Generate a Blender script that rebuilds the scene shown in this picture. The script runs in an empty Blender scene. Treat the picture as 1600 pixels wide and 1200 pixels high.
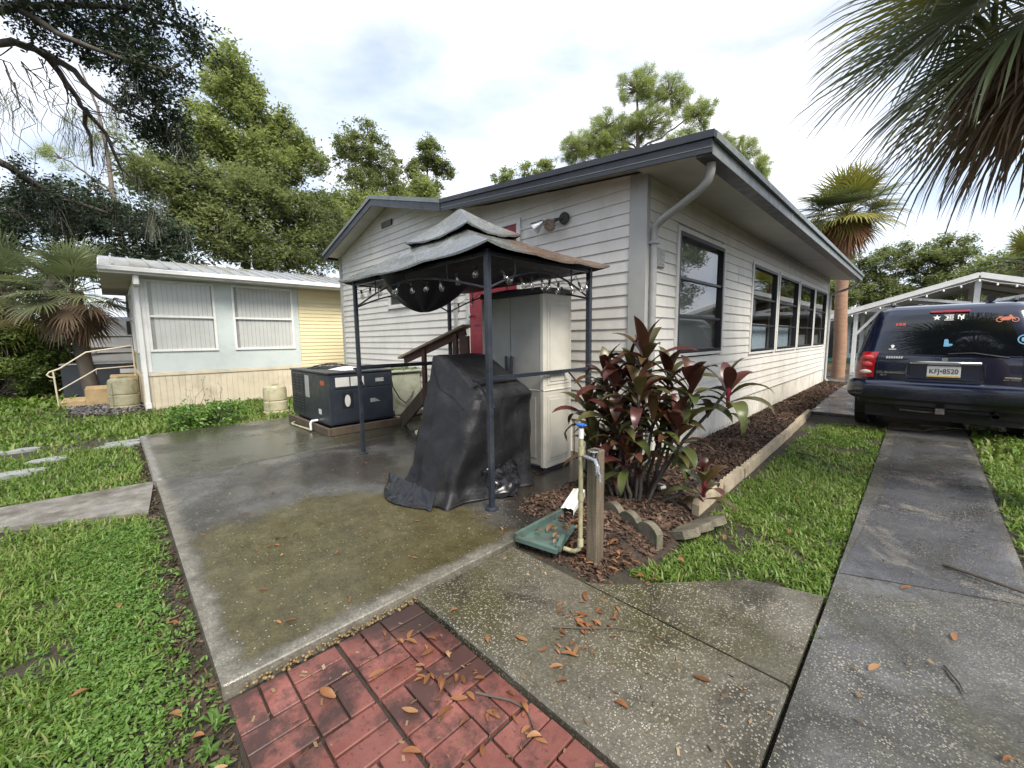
import bpy, bmesh, math, random
import numpy as np
from mathutils import Vector, Matrix, noise as mnoise
random.seed(7); rng = np.random.default_rng(7)
scene = bpy.context.scene
col = scene.collection
R = math.radians

# ---------------------------------------------------------------- camera
cam_d = bpy.data.cameras.new('camera'); cam = bpy.data.objects.new('camera', cam_d); col.objects.link(cam)
cam_d.sensor_width = 36; cam_d.lens = 14.2; cam_d.clip_start = 0.05; cam_d.clip_end = 2000
RW = ((0.7022, 0.0697, -0.7086), (0.7119, -0.0861, 0.6970), (-0.0124, -0.9938, -0.1100))
M = Matrix(((RW[0][0], -RW[0][1], -RW[0][2]), (RW[1][0], -RW[1][1], -RW[1][2]), (RW[2][0], -RW[2][1], -RW[2][2])))
cam.matrix_world = Matrix.Translation((0, 0, 1.40)) @ M.to_4x4()
scene.camera = cam

# ---------------------------------------------------------------- sky and sun
SUN_DIR = Vector((0.60, -0.20, 0.78)).normalized()       # towards the sun
wld = bpy.data.worlds.new('World'); scene.world = wld; wld.use_nodes = True
nt = wld.node_tree; nt.nodes.clear()
out = nt.nodes.new('ShaderNodeOutputWorld'); bg = nt.nodes.new('ShaderNodeBackground')
sky = nt.nodes.new('ShaderNodeTexSky'); sky.sky_type = 'NISHITA'; sky.sun_disc = False
sky.sun_elevation = math.asin(SUN_DIR.z); sky.sun_rotation = math.atan2(SUN_DIR.x, SUN_DIR.y)
sky.air_density = 1.0; sky.dust_density = 2.0; sky.ozone_density = 1.5
tc = nt.nodes.new('ShaderNodeTexCoord'); mp = nt.nodes.new('ShaderNodeMapping'); mp.inputs['Scale'].default_value = (1, 1, 2.2)
mp.inputs['Location'].default_value = (0.35, 0.9, 0.1)
ns = nt.nodes.new('ShaderNodeTexNoise'); ns.inputs['Scale'].default_value = 1.9; ns.inputs['Detail'].default_value = 9
ns.inputs['Roughness'].default_value = 0.52; ns.inputs['Distortion'].default_value = 0.5
rp = nt.nodes.new('ShaderNodeValToRGB')
rp.color_ramp.elements[0].position = 0.36; rp.color_ramp.elements[0].color = (0.36, 0.36, 0.36, 1)
rp.color_ramp.elements[1].position = 0.60; rp.color_ramp.elements[1].color = (1, 1, 1, 1)
ns2 = nt.nodes.new('ShaderNodeTexNoise'); ns2.inputs['Scale'].default_value = 2.6; ns2.inputs['Detail'].default_value = 6
rp2 = nt.nodes.new('ShaderNodeValToRGB')                 # thicker and thinner cloud
rp2.color_ramp.elements[0].position = 0.36; rp2.color_ramp.elements[0].color = (4.8, 5.5, 6.9, 1)
rp2.color_ramp.elements[1].position = 0.62; rp2.color_ramp.elements[1].color = (7.7, 7.85, 8.2, 1)
mx = nt.nodes.new('ShaderNodeMix'); mx.data_type = 'RGBA'
L = nt.links.new
L(tc.outputs['Generated'], mp.inputs['Vector']); L(mp.outputs[0], ns.inputs['Vector']); L(mp.outputs[0], ns2.inputs['Vector'])
L(ns.outputs[0], rp.inputs[0]); L(ns2.outputs[0], rp2.inputs[0])
L(rp.outputs[0], mx.inputs[0]); L(sky.outputs[0], mx.inputs[6]); L(rp2.outputs[0], mx.inputs[7])
L(mx.outputs[2], bg.inputs['Color']); bg.inputs['Strength'].default_value = 0.082
L(bg.outputs[0], out.inputs['Surface'])
sd = bpy.data.lights.new('sun', 'SUN'); sd.energy = 2.6; sd.angle = R(28); sd.color = (1.0, 0.93, 0.82)
sun = bpy.data.objects.new('sun', sd); col.objects.link(sun)
sun.rotation_euler = (-SUN_DIR).to_track_quat('-Z', 'Y').to_euler()
vs = scene.view_settings; vs.view_transform = 'Standard'; vs.look = 'None'; vs.gamma = 1; vs.use_curve_mapping = False
vs.exposure = 1.30
scene.cycles.use_adaptive_sampling = True; scene.cycles.adaptive_threshold = 0.025
scene.cycles.max_bounces = 6; scene.cycles.diffuse_bounces = 3; scene.cycles.glossy_bounces = 3; scene.cycles.transmission_bounces = 3
scene.cycles.transparent_max_bounces = 8; scene.cycles.caustics_reflective = False; scene.cycles.caustics_refractive = False

# ---------------------------------------------------------------- mesh helpers
def root_loc(p):
    v = Vector((0, 0, 0))
    while p is not None:
        v += p.location; p = p.parent
    return v

class MB:
    """collects shapes, links them as one mesh object"""
    def __init__(s): s.v = []; s.f = []
    def add(s, vs, fs):
        o = len(s.v); s.v += [tuple(q) for q in vs]; s.f += [tuple(i + o for i in f) for f in fs]; return s
    def box(s, x0, x1, y0, y1, z0, z1):
        return s.add([(x0,y0,z0),(x1,y0,z0),(x1,y1,z0),(x0,y1,z0),(x0,y0,z1),(x1,y0,z1),(x1,y1,z1),(x0,y1,z1)],
                     [(0,3,2,1),(4,5,6,7),(0,1,5,4),(1,2,6,5),(2,3,7,6),(3,0,4,7)])
    def bbox(s, x0, x1, y0, y1, z0, z1, b=0.005):
        """box with chamfered edges"""
        bm = bmesh.new(); bmesh.ops.create_cube(bm, size=1)
        for v in bm.verts:
            v.co = ((x0+x1)/2 + v.co.x*(x1-x0), (y0+y1)/2 + v.co.y*(y1-y0), (z0+z1)/2 + v.co.z*(z1-z0))
        bmesh.ops.bevel(bm, geom=bm.edges[:], offset=b, segments=1, affect='EDGES')
        bm.verts.index_update()
        s.add([v.co for v in bm.verts], [[v.index for v in f.verts] for f in bm.faces]); bm.free(); return s
    def beam(s, p, q, w, h, up=(0, 0, 1)):
        p, q = Vector(p), Vector(q); d = (q-p).normalized(); a = d.cross(Vector(up))
        if a.length < 1e-4: a = d.cross(Vector((1, 0, 0)))
        a = a.normalized(); b = a.cross(d).normalized(); a *= w/2; b *= h/2
        return s.add([p-a-b, p+a-b, p+a+b, p-a+b, q-a-b, q+a-b, q+a+b, q-a+b],
                     [(0,3,2,1),(4,5,6,7),(0,1,5,4),(1,2,6,5),(2,3,7,6),(3,0,4,7)])
    def tube(s, pts, r, n=8, cap=True):
        pts = [Vector(p) for p in pts]; rr = r if isinstance(r, (list, tuple)) else [r]*len(pts)
        vs = []; a = None
        for i, p in enumerate(pts):
            d = (pts[min(i+1, len(pts)-1)] - pts[max(i-1, 0)])
            d = d.normalized() if d.length > 1e-9 else Vector((0, 0, 1))
            if a is None:
                a = d.cross(Vector((0, 0, 1)))
                if a.length < 1e-3: a = d.cross(Vector((1, 0, 0)))
            a = (a - d*a.dot(d)).normalized(); b = d.cross(a)
            for k in range(n):
                t = 2*math.pi*k/n; vs.append(p + (a*math.cos(t) + b*math.sin(t))*rr[i])
        fs = [(i*n+k, i*n+(k+1) % n, (i+1)*n+(k+1) % n, (i+1)*n+k) for i in range(len(pts)-1) for k in range(n)]
        if cap: fs += [tuple(range(n))[::-1], tuple((len(pts)-1)*n+k for k in range(n))]
        return s.add(vs, fs)
    def lathe(s, prof, c=(0, 0, 0), n=20):
        vs = []; m = len(prof)
        for (r, z) in prof:
            for k in range(n):
                t = 2*math.pi*k/n; vs.append((c[0]+r*math.cos(t), c[1]+r*math.sin(t), c[2]+z))
        fs = [(i*n+k, i*n+(k+1) % n, (i+1)*n+(k+1) % n, (i+1)*n+k) for i in range(m-1) for k in range(n)]
        fs += [tuple(range(n))[::-1], tuple((m-1)*n+k for k in range(n))]
        return s.add(vs, fs)
    def prism(s, poly, axis, a, b):
        """poly in the plane across axis; 'x': (y,z), 'y': (x,z), 'z': (x,y)"""
        def P(p, t): return {'x': (t, p[0], p[1]), 'y': (p[0], t, p[1]), 'z': (p[0], p[1], t)}[axis]
        n = len(poly)
        return s.add([P(p, a) for p in poly] + [P(p, b) for p in poly],
                     [tuple(range(n))[::-1], tuple(range(n, 2*n))] + [(i, (i+1) % n, n+(i+1) % n, n+i) for i in range(n)])
    def grid(s, fn, nu, nv, closed_u=False):
        vs = [fn(i/(nu if closed_u else nu-1), j/(nv-1)) for j in range(nv) for i in range(nu)]
        m = nu if closed_u else nu-1
        return s.add(vs, [(j*nu+i, j*nu+(i+1) % nu, (j+1)*nu+(i+1) % nu, (j+1)*nu+i) for j in range(nv-1) for i in range(m)])
    def build(s, name, mat, parent=None, local=False, smooth=False, fix=True):
        me = bpy.data.meshes.new(name)
        o = Vector((0, 0, 0)) if (local or parent is None) else root_loc(parent)
        me.from_pydata([(v[0]-o.x, v[1]-o.y, v[2]-o.z) for v in s.v], [], s.f)
        if fix:
            bm = bmesh.new(); bm.from_mesh(me); bmesh.ops.recalc_face_normals(bm, faces=bm.faces); bm.to_mesh(me); bm.free()
        if smooth:
            me.polygons.foreach_set('use_smooth', [True]*len(me.polygons))
            if smooth != 'all': me.set_sharp_from_angle(angle=R(40))
        me.materials.append(mat); me.update()
        return link(name, me, parent)

def link(name, me, parent=None):
    o = bpy.data.objects.new(name, me); col.objects.link(o); o.parent = parent; return o

def np_mesh(name, V, F, mat, parent=None, rnd=None, smooth=False):
    """V (n,3) array, F (m,k) array -> mesh object; parent location is subtracted"""
    me = bpy.data.meshes.new(name)
    if parent is not None: V = V - np.array(root_loc(parent))
    n, (m, k) = len(V), F.shape
    me.vertices.add(n); me.vertices.foreach_set('co', V.astype(np.float32).ravel())
    me.loops.add(m*k); me.loops.foreach_set('vertex_index', F.astype(np.int32).ravel())
    me.polygons.add(m); me.polygons.foreach_set('loop_start', np.arange(0, m*k, k, dtype=np.int32))
    me.polygons.foreach_set('loop_total', np.full(m, k, dtype=np.int32))
    if rnd is not None:
        a = me.attributes.new('rnd', 'FLOAT', 'POINT'); a.data.foreach_set('value', rnd.astype(np.float32))
    me.update(calc_edges=True)
    if smooth: me.polygons.foreach_set('use_smooth', [True]*m)
    me.materials.append(mat)
    return link(name, me, parent)

def tag(o, label=None, cat=None, group=None, kind=None):
    if label: o['label'] = label
    if cat: o['category'] = cat
    if group: o['group'] = group
    if kind: o['kind'] = kind
    return o
def thing(name, label, cat, loc=(0, 0, 0), group=None, rz=0):
    o = bpy.data.objects.new(name, None); col.objects.link(o); o.location = loc; o.rotation_euler = (0, 0, rz)
    o.empty_display_size = 0.2
    return tag(o, label, cat, group)
def copy_tree(o, parent=None):
    c = o.copy(); col.objects.link(c); c.parent = parent
    for ch in o.children: copy_tree(ch, c)
    return c
def text_mesh(txt, size, bold=0.0, sx=1.0, shear=0.0):
    cu = bpy.data.curves.new('txt', 'FONT'); cu.body = txt; cu.size = size; cu.align_x = 'CENTER'; cu.align_y = 'CENTER'
    cu.offset = bold; cu.extrude = 0.0008; cu.shear = shear
    ob = bpy.data.objects.new('txt', cu); col.objects.link(ob)
    dg = bpy.context.evaluated_depsgraph_get(); me = bpy.data.meshes.new_from_object(ob.evaluated_get(dg))
    bpy.data.objects.remove(ob); bpy.data.curves.remove(cu)
    for v in me.vertices: v.co.x *= sx
    return me

# ---------------------------------------------------------------- materials
def hexc(h):
    h = h.lstrip('#'); c = [int(h[i:i+2], 16)/255 for i in (0, 2, 4)]
    return tuple((x/12.92 if x <= .04045 else ((x+.055)/1.055)**2.4) for x in c) + (1,)
def C4(c): return c if len(c) == 4 else tuple(c) + (1,)
class MT:
    """node material with small building blocks"""
    def __init__(s, name):
        s.m = bpy.data.materials.new(name); s.m.use_nodes = True; s.t = s.m.node_tree
        s.b = s.t.nodes['Principled BSDF']; s.o = s.t.nodes['Material Output']; s.tc = s.n('ShaderNodeTexCoord')
    def n(s, t): return s.t.nodes.new(t)
    def l(s, a, b): s.t.links.new(a, b)
    def noise(s, scale, detail=4, rough=.55, vec=None, dist=0, stretch=None):
        q = s.n('ShaderNodeTexNoise'); q.inputs['Scale'].default_value = scale; q.inputs['Detail'].default_value = detail
        q.inputs['Roughness'].default_value = rough; q.inputs['Distortion'].default_value = dist
        v = vec or s.tc.outputs['Object']
        if stretch:
            mp = s.n('ShaderNodeMapping'); mp.inputs['Scale'].default_value = stretch; s.l(v, mp.inputs[0]); v = mp.outputs[0]
        s.l(v, q.inputs['Vector']); return q.outputs[0]
    def voro(s, scale, feature='F1', out=0, vec=None):
        q = s.n('ShaderNodeTexVoronoi'); q.feature = feature; q.inputs['Scale'].default_value = scale
        s.l(vec or s.tc.outputs['Object'], q.inputs['Vector']); return q.outputs[out]
    def ramp(s, fac, stops):
        q = s.n('ShaderNodeValToRGB'); e = q.color_ramp.elements
        while len(e) < len(stops): e.new(0.5)
        for i, (p, c) in enumerate(stops):
            e[i].position = p; e[i].color = C4(c) if not isinstance(c, (int, float)) else (c, c, c, 1)
        s.l(fac, q.inputs[0]); return q.outputs[0]
    def mix(s, fac, a, b, mode='MIX'):
        q = s.n('ShaderNodeMix'); q.data_type = 'RGBA'; q.blend_type = mode
        for v, i in ((fac, 0), (a, 6), (b, 7)):
            if isinstance(v, bpy.types.NodeSocket): s.l(v, q.inputs[i])
            elif isinstance(v, (int, float)): q.inputs[i].default_value = v if i == 0 else (v, v, v, 1)
            else: q.inputs[i].default_value = C4(v)
        return q.outputs[2]
    def math(s, op, a, b=None, clamp=False):
        q = s.n('ShaderNodeMath'); q.operation = op; q.use_clamp = clamp
        for v, i in ((a, 0), (b, 1)):
            if v is None: continue
            if isinstance(v, bpy.types.NodeSocket): s.l(v, q.inputs[i])
            else: q.inputs[i].default_value = v
        return q.outputs[0]
    def xyz(s, what='Object'):
        q = s.n('ShaderNodeSeparateXYZ')
        if what == 'World': s.l(s.n('ShaderNodeNewGeometry').outputs['Position'], q.inputs[0])
        else: s.l(s.tc.outputs[what], q.inputs[0])
        return q.outputs
    def wpos(s): return s.n('ShaderNodeNewGeometry').outputs['Position']
    def smooth(s, v, a, b):
        q = s.n('ShaderNodeMapRange'); q.interpolation_type = 'SMOOTHSTEP'
        q.inputs[1].default_value = a; q.inputs[2].default_value = b; s.l(v, q.inputs[0]); return q.outputs[0]
    def bump(s, h, strength=.3, dist=.01):
        q = s.n('ShaderNodeBump'); q.inputs['Strength'].default_value = strength; q.inputs['Distance'].default_value = dist
        s.l(h, q.inputs['Height']); s.l(q.outputs[0], s.b.inputs['Normal'])
    def set(s, color=None, rough=None, metal=None, spec=None, **k):
        for nm, v in (('Base Color', color), ('Roughness', rough), ('Metallic', metal), ('Specular IOR Level', spec)):
            if v is None: continue
            if isinstance(v, bpy.types.NodeSocket): s.l(v, s.b.inputs[nm])
            elif nm == 'Base Color': s.b.inputs[nm].default_value = C4(v)
            else: s.b.inputs[nm].default_value = v
        for nm, v in k.items(): s.b.inputs[nm.replace('_', ' ')].default_value = v
        return s

def simple(name, c1, c2=None, scale=4, rough=.6, bump=0, bscale=60, metal=0, spec=.5, dirt=None, dscale=1.5, damt=.5, stretch=None, rnd=0.0, dstretch=None):
    m = MT(name); wp = m.wpos()
    wp_ = wp
    c = m.ramp(m.noise(scale, 6, .6, wp, stretch=stretch), [(.3, c1), (.7, c2 or tuple(x*.86 for x in c1[:3]))])
    if dirt: c = m.mix(m.math('MULTIPLY', m.ramp(m.noise(dscale, 8, .7, wp, stretch=dstretch), [(.48, 0), (.68, 1)]), damt), c, dirt)
    if rnd:
        oi = m.n('ShaderNodeObjectInfo'); hs = m.n('ShaderNodeHueSaturation'); m.l(c, hs.inputs['Color'])
        m.l(m.math('ADD', m.math('MULTIPLY', oi.outputs['Random'], rnd*2), 1-rnd), hs.inputs['Value']); c = hs.outputs[0]
    rr = m.ramp(m.noise(scale*2.3, 4, .6, wp), [(.3, max(rough-.1, .02)), (.7, min(rough+.1, 1))])
    m.set(c, rr, metal, spec)
    if bump: m.bump(m.noise(bscale, 4, .6, wp), bump, .01)
    return m.m

def leafy(name, cols, rough=.5, trans=.35, rscale=.6, objrnd=0):
    """foliage: colour by the leaf's own random value and a slow noise; some light passes through"""
    m = MT(name); at = m.n('ShaderNodeAttribute'); at.attribute_name = 'rnd'
    f = at.outputs['Fac']
    if objrnd:
        oi = m.n('ShaderNodeObjectInfo'); f = m.math('ADD', m.math('MULTIPLY', f, 1-objrnd), m.math('MULTIPLY', oi.outputs['Random'], objrnd))
    f = m.math('ADD', m.math('MULTIPLY', f, .6), m.math('MULTIPLY', m.ramp(m.noise(rscale, 3, .5, m.wpos()), [(.3, 0), (.7, 1)]), .4))
    n = len(cols); c = m.ramp(f, [(i/(n-1), q) for i, q in enumerate(cols)])
    m.set(c, rough, 0, .35)
    tr = m.n('ShaderNodeBsdfTranslucent'); ms = m.n('ShaderNodeMixShader'); ms.inputs[0].default_value = trans
    hs = m.n('ShaderNodeHueSaturation'); hs.inputs['Value'].default_value = 1.5; hs.inputs['Saturation'].default_value = 1.1
    m.l(c, hs.inputs['Color']); m.l(hs.outputs[0], tr.inputs['Color'])
    m.l(m.b.outputs[0], ms.inputs[1]); m.l(tr.outputs[0], ms.inputs[2]); m.l(ms.outputs[0], m.o.inputs[0])
    return m.m
# ---------------------------------------------------------------- the materials
m_siding = simple('vinyl_siding', (.71, .685, .635), (.64, .615, .57), 3, .45, .05, 90, dirt=(.34, .335, .28), dscale=2.2, damt=.30, dstretch=(1, 1, .35))
m_skirt = simple('skirting_vinyl', (.72, .69, .63), (.62, .59, .53), 3, .5, .04, 60, dirt=(.30, .29, .18), dscale=3.2, damt=.6, dstretch=(1, 1, .4))
m_trimgrey = simple('grey_trim', (.40, .40, .38), (.35, .35, .33), 5, .45, dirt=(.22, .22, .20), damt=.3)
m_trimwhite = simple('white_trim', (.70, .69, .66), (.60, .60, .57), 5, .45, dirt=(.3, .3, .25), damt=.35)
m_fascia = simple('charcoal_fascia', (.036, .039, .048), (.026, .028, .035), 4, .40, .08, 40, dirt=(.07, .072, .074), damt=.3)
m_fascia_lt = simple('weathered_lit_fascia', (.20, .22, .22), (.15, .17, .17), 6, .42, .12, 30, dirt=(.10, .12, .09), damt=.5)  # right eave's lit look put into this paler grey; gable strip really light grey
m_soffit = simple('soffit', (.52, .51, .48), (.46, .45, .42), 2, .55, dirt=(.24, .24, .2), damt=.35)
m_roof = simple('roof_membrane', (.16, .17, .16), (.12, .13, .12), 8, .7, .3, 40)
m_black = simple('black_frame', (.020, .021, .025), (.014, .014, .018), 12, .35)
m_gutter = simple('downspout_metal', (.36, .36, .35), (.30, .30, .29), 6, .38, dirt=(.16, .16, .14), damt=.4)
m_red = simple('red_door_paint', (.30, .020, .035), (.23, .015, .026), 6, .35)
m_metal = simple('bright_metal', (.55, .55, .55), (.45, .45, .45), 20, .25, metal=1)
m_darkmetal = simple('navy_metal', (.022, .028, .040), (.014, .018, .028), 10, .35, dirt=(.09, .09, .09), dscale=4, damt=.35)
m_ac = simple('charcoal_casing', (.026, .033, .045), (.018, .024, .034), 4, .38, dirt=(.06, .065, .06), dscale=3, damt=.4)
m_acdark = simple('dark_grille', (.012, .014, .018), None, 10, .5)
m_label = simple('paper_label', (.62, .62, .60), (.5, .5, .48), 14, .6)
m_orange = simple('orange_label', (.45, .10, .03), None, 14, .5)
m_wood = simple('old_timber', (.115, .085, .058), (.060, .044, .030), 9, .7, .4, 50, dirt=(.06, .05, .035), damt=.6, stretch=(1, 1, .15))
m_post = simple('weathered_post_timber', (.20, .155, .105), (.055, .045, .032), 55, .8, .7, 90, dirt=(.045, .05, .025), dscale=5, damt=.75, stretch=(1, 1, .04), dstretch=(1, 1, .25))
m_redwood = simple('red_stained_timber', (.085, .030, .018), (.055, .02, .013), 9, .6, .3, 50)
m_railtop = simple('weathered_rail_board', (.30, .22, .16), (.20, .14, .10), 14, .6, .3, 60)
m_cab = simple('grey_resin', (.33, .325, .30), (.29, .285, .26), 3, .45, .05, 120, dirt=(.2, .2, .17), damt=.3)
m_cabside = simple('taupe_resin', (.58, .56, .50), (.52, .50, .44), 3, .45, .05, 120, dirt=(.34, .34, .26), damt=.35)
m_navyplastic = simple('dark_blue_resin', (.020, .024, .036), None, 8, .4)
m_tank = simple('mossy_cream_plastic', (.45, .41, .29), (.34, .32, .20), 7, .6, .1, 40, dirt=(.13, .15, .06), dscale=5, damt=.65)
m_duct = simple('mildewed_duct', (.38, .39, .32), (.27, .29, .22), 5, .55, .1, 30, dirt=(.12, .15, .05), dscale=6, damt=.6)
m_pvc = simple('mossy_pvc', (.42, .39, .26), (.28, .26, .14), 12, .5, dirt=(.10, .10, .03), dscale=14, damt=.8)
m_pvcclean = simple('clean_white_plastic', (.74, .74, .72), (.62, .62, .6), 12, .4, dirt=(.3, .3, .25), dscale=12, damt=.4)
m_bluehandle = simple('blue_handle', (.015, .11, .48), None, 12, .35)
m_greenplastic = simple('sage_green_plastic', (.085, .14, .12), (.06, .10, .088), 7, .6, dirt=(.06, .055, .04), dscale=7, damt=.8)
m_edger = simple('mossy_concrete_edging', (.17, .15, .11), (.09, .082, .058), 14, .85, .6, 70, dirt=(.035, .038, .022), dscale=9, damt=.85)
m_edgerlt = simple('tan_concrete_edging', (.42, .35, .25), (.30, .25, .18), 10, .85, .5, 70, dirt=(.12, .11, .07), dscale=6, damt=.5, rnd=.12)
m_bark = simple('bark', (.10, .085, .07), (.055, .048, .040), 9, .85, .8, 14, stretch=(1, 1, .3))
m_barkpine = simple('pine_bark', (.20, .16, .13), (.11, .09, .075), 7, .85, .8, 10, stretch=(1, 1, .3))
m_palmtrunk = simple('palm_trunk_bark', (.36, .22, .14), (.24, .14, .09), 5, .85, .8, 12, stretch=(1, 1, 2.5))
m_yellow = simple('yellow_siding', (.74, .65, .41), (.68, .60, .37), 3, .5)
m_cream = simple('cream_boards', (.68, .60, .46), (.60, .53, .40), 3, .55, dirt=(.30, .26, .16), damt=.35)
m_aqua = simple('pale_aqua_panel', (.58, .64, .63), (.53, .59, .58), 2, .4, dirt=(.30, .34, .33), damt=.25)
m_white = simple('white_paint', (.80, .80, .78), (.74, .74, .72), 3, .42, dirt=(.4, .4, .36), damt=.3)
m_metalroof = simple('ribbed_metal_roof', (.46, .48, .50), (.38, .40, .42), 3, .35, metal=.3, dirt=(.30, .27, .17), dscale=.7, damt=.9)
m_tan = simple('tan_concrete_steps', (.50, .37, .20), (.40, .28, .14), 5, .8, .3, 50, dirt=(.14, .1, .06), dscale=4, damt=.55)
m_trailer = simple('silver_trailer_skin', (.36, .36, .36), (.30, .30, .30), 2, .4)
m_trailerlt = simple('pale_trailer_skin', (.62, .63, .65), (.54, .55, .57), 2, .4)
m_blind = simple('white_vertical_blind', (.62, .63, .61), (.55, .56, .54), 4, .6)
m_curtain = simple('pale_blue_curtain', (.50, .58, .66), (.42, .50, .58), 4, .7)
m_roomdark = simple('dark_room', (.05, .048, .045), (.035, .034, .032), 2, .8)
m_roomgrey = simple('grey_blind_cloth', (.27, .27, .26), (.22, .22, .21), 4, .8)
m_green = simple('green_outdoor_carpet', (.06, .20, .13), (.05, .16, .10), 5, .8)
m_tanwall = simple('tan_wall', (.42, .36, .27), (.36, .31, .23), 3, .7)
m_moss = leafy('spanish_moss', [(.10, .11, .085), (.17, .18, .14), (.22, .23, .18)], .8, .3)
m_deadleaf = leafy('dry_leaf', [(.075, .032, .014), (.18, .075, .028), (.26, .125, .055), (.36, .235, .125)], .55, .15, 3, objrnd=.9)

def glass(name, tint=(1, 1, 1), refl=.08):
    """window pane: sees through to what is behind, mirrors the surroundings"""
    m = MT(name); tr = m.n('ShaderNodeBsdfTransparent'); tr.inputs[0].default_value = C4(tint)
    gl = m.n('ShaderNodeBsdfGlossy'); gl.inputs['Roughness'].default_value = .015
    fc_ = m.n('ShaderNodeLayerWeight'); sch = m.math('POWER', fc_.outputs['Facing'], 4.0)       # same from both sides of the pane
    fc_.inputs[0].default_value = .5
    ms = m.n('ShaderNodeMixShader'); m.l(m.math('ADD', m.math('MULTIPLY', sch, .85), refl + .045, True), ms.inputs[0])
    m.l(tr.outputs[0], ms.inputs[1]); m.l(gl.outputs[0], ms.inputs[2]); m.l(ms.outputs[0], m.o.inputs[0]); return m.m
m_glass = glass('window_glass', (.86, .90, .90), .08)
m_glassclear = glass('clear_window_glass', (.97, .98, .98), .0)
m_glassdark = glass('smoked_glass', (.05, .055, .06), .05)
m_bulb = glass('bulb_glass', (.85, .85, .82), .12)

# wet exposed-aggregate concrete
def aggregate(name, dark, light, peb=1.0, algae=.0, dry=False):
    m = MT(name); wp = m.wpos()
    base = m.ramp(m.noise(2.2, 7, .65, wp), [(.28, dark), (.72, light)])
    if algae: base = m.mix(m.math('MULTIPLY', m.ramp(m.noise(1.35, 6, .6, wp), [(.46, 0), (.60, 1)]), algae), base, (.050, .048, .018))
    if dry: base = m.mix(m.math('MULTIPLY', m.ramp(m.noise(.85, 7, .68, wp, dist=.4), [(.55, 0), (.63, 1)]), .8), base, (.23, .21, .175))
    base = m.mix(.7, base, m.mix(1.0, base, m.ramp(m.noise(60, 5, .75, wp), [(.3, .5), (.52, 1.0), (.72, 1.6)]), 'MULTIPLY'))
    base = m.mix(m.math('MULTIPLY', m.ramp(m.noise(1.25, 8, .7, wp, dist=.8), [(.50, 0), (.60, 1)]), .72), base, (.026, .024, .019))      # damp grime
    fleck = m.voro(95, vec=wp); big = m.voro(48, vec=wp)
    pick = m.ramp(m.voro(95, out=1, vec=wp), [(.30, 0), (.45, 1)])
    pm = m.math('MULTIPLY', m.ramp(fleck, [(.30, 1), (.46, 0)]), pick)
    pick2 = m.ramp(m.voro(48, out=1, vec=wp), [(.70, 0), (.76, 1)])
    pm2 = m.math('MULTIPLY', m.ramp(big, [(.22, 1), (.34, 0)]), pick2)
    pm = m.math('MAXIMUM', pm, pm2)
    pc = m.ramp(m.voro(95, out=1, vec=wp), [(.30, (.14, .12, .08)), (.6, (.32, .29, .22)), (1, (.60, .57, .50))])
    cover = m.ramp(m.noise(1.7, 6, .66, wp), [(.38, .08), (.64, 1.0)])
    c = m.mix(m.math('MULTIPLY', m.math('MULTIPLY', pm, cover), peb), base, pc)
    wet = m.ramp(m.noise(.95, 6, .62, wp), [(.46, .05), (.60, .48)])
    m.set(c, wet, 0, .5)
    h = m.math('ADD', m.math('MULTIPLY', pm, .8), m.noise(160, 3, .6, wp)); m.bump(m.math('MULTIPLY', h, m.ramp(m.noise(.95, 6, .62, wp), [(.42, .12), (.54, 1.0)])), .55, .006)
    return m.m
m_walk = aggregate('exposed_aggregate_walk', (.060, .054, .040), (.135, .125, .098), .72, .75)
m_drive = aggregate('weathered_drive', (.045, .045, .044), (.115, .114, .110), .62, .45)
m_drive2 = aggregate('grey_drive_strip', (.038, .040, .044), (.072, .074, .080), .50, 0, dry=True)

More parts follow.
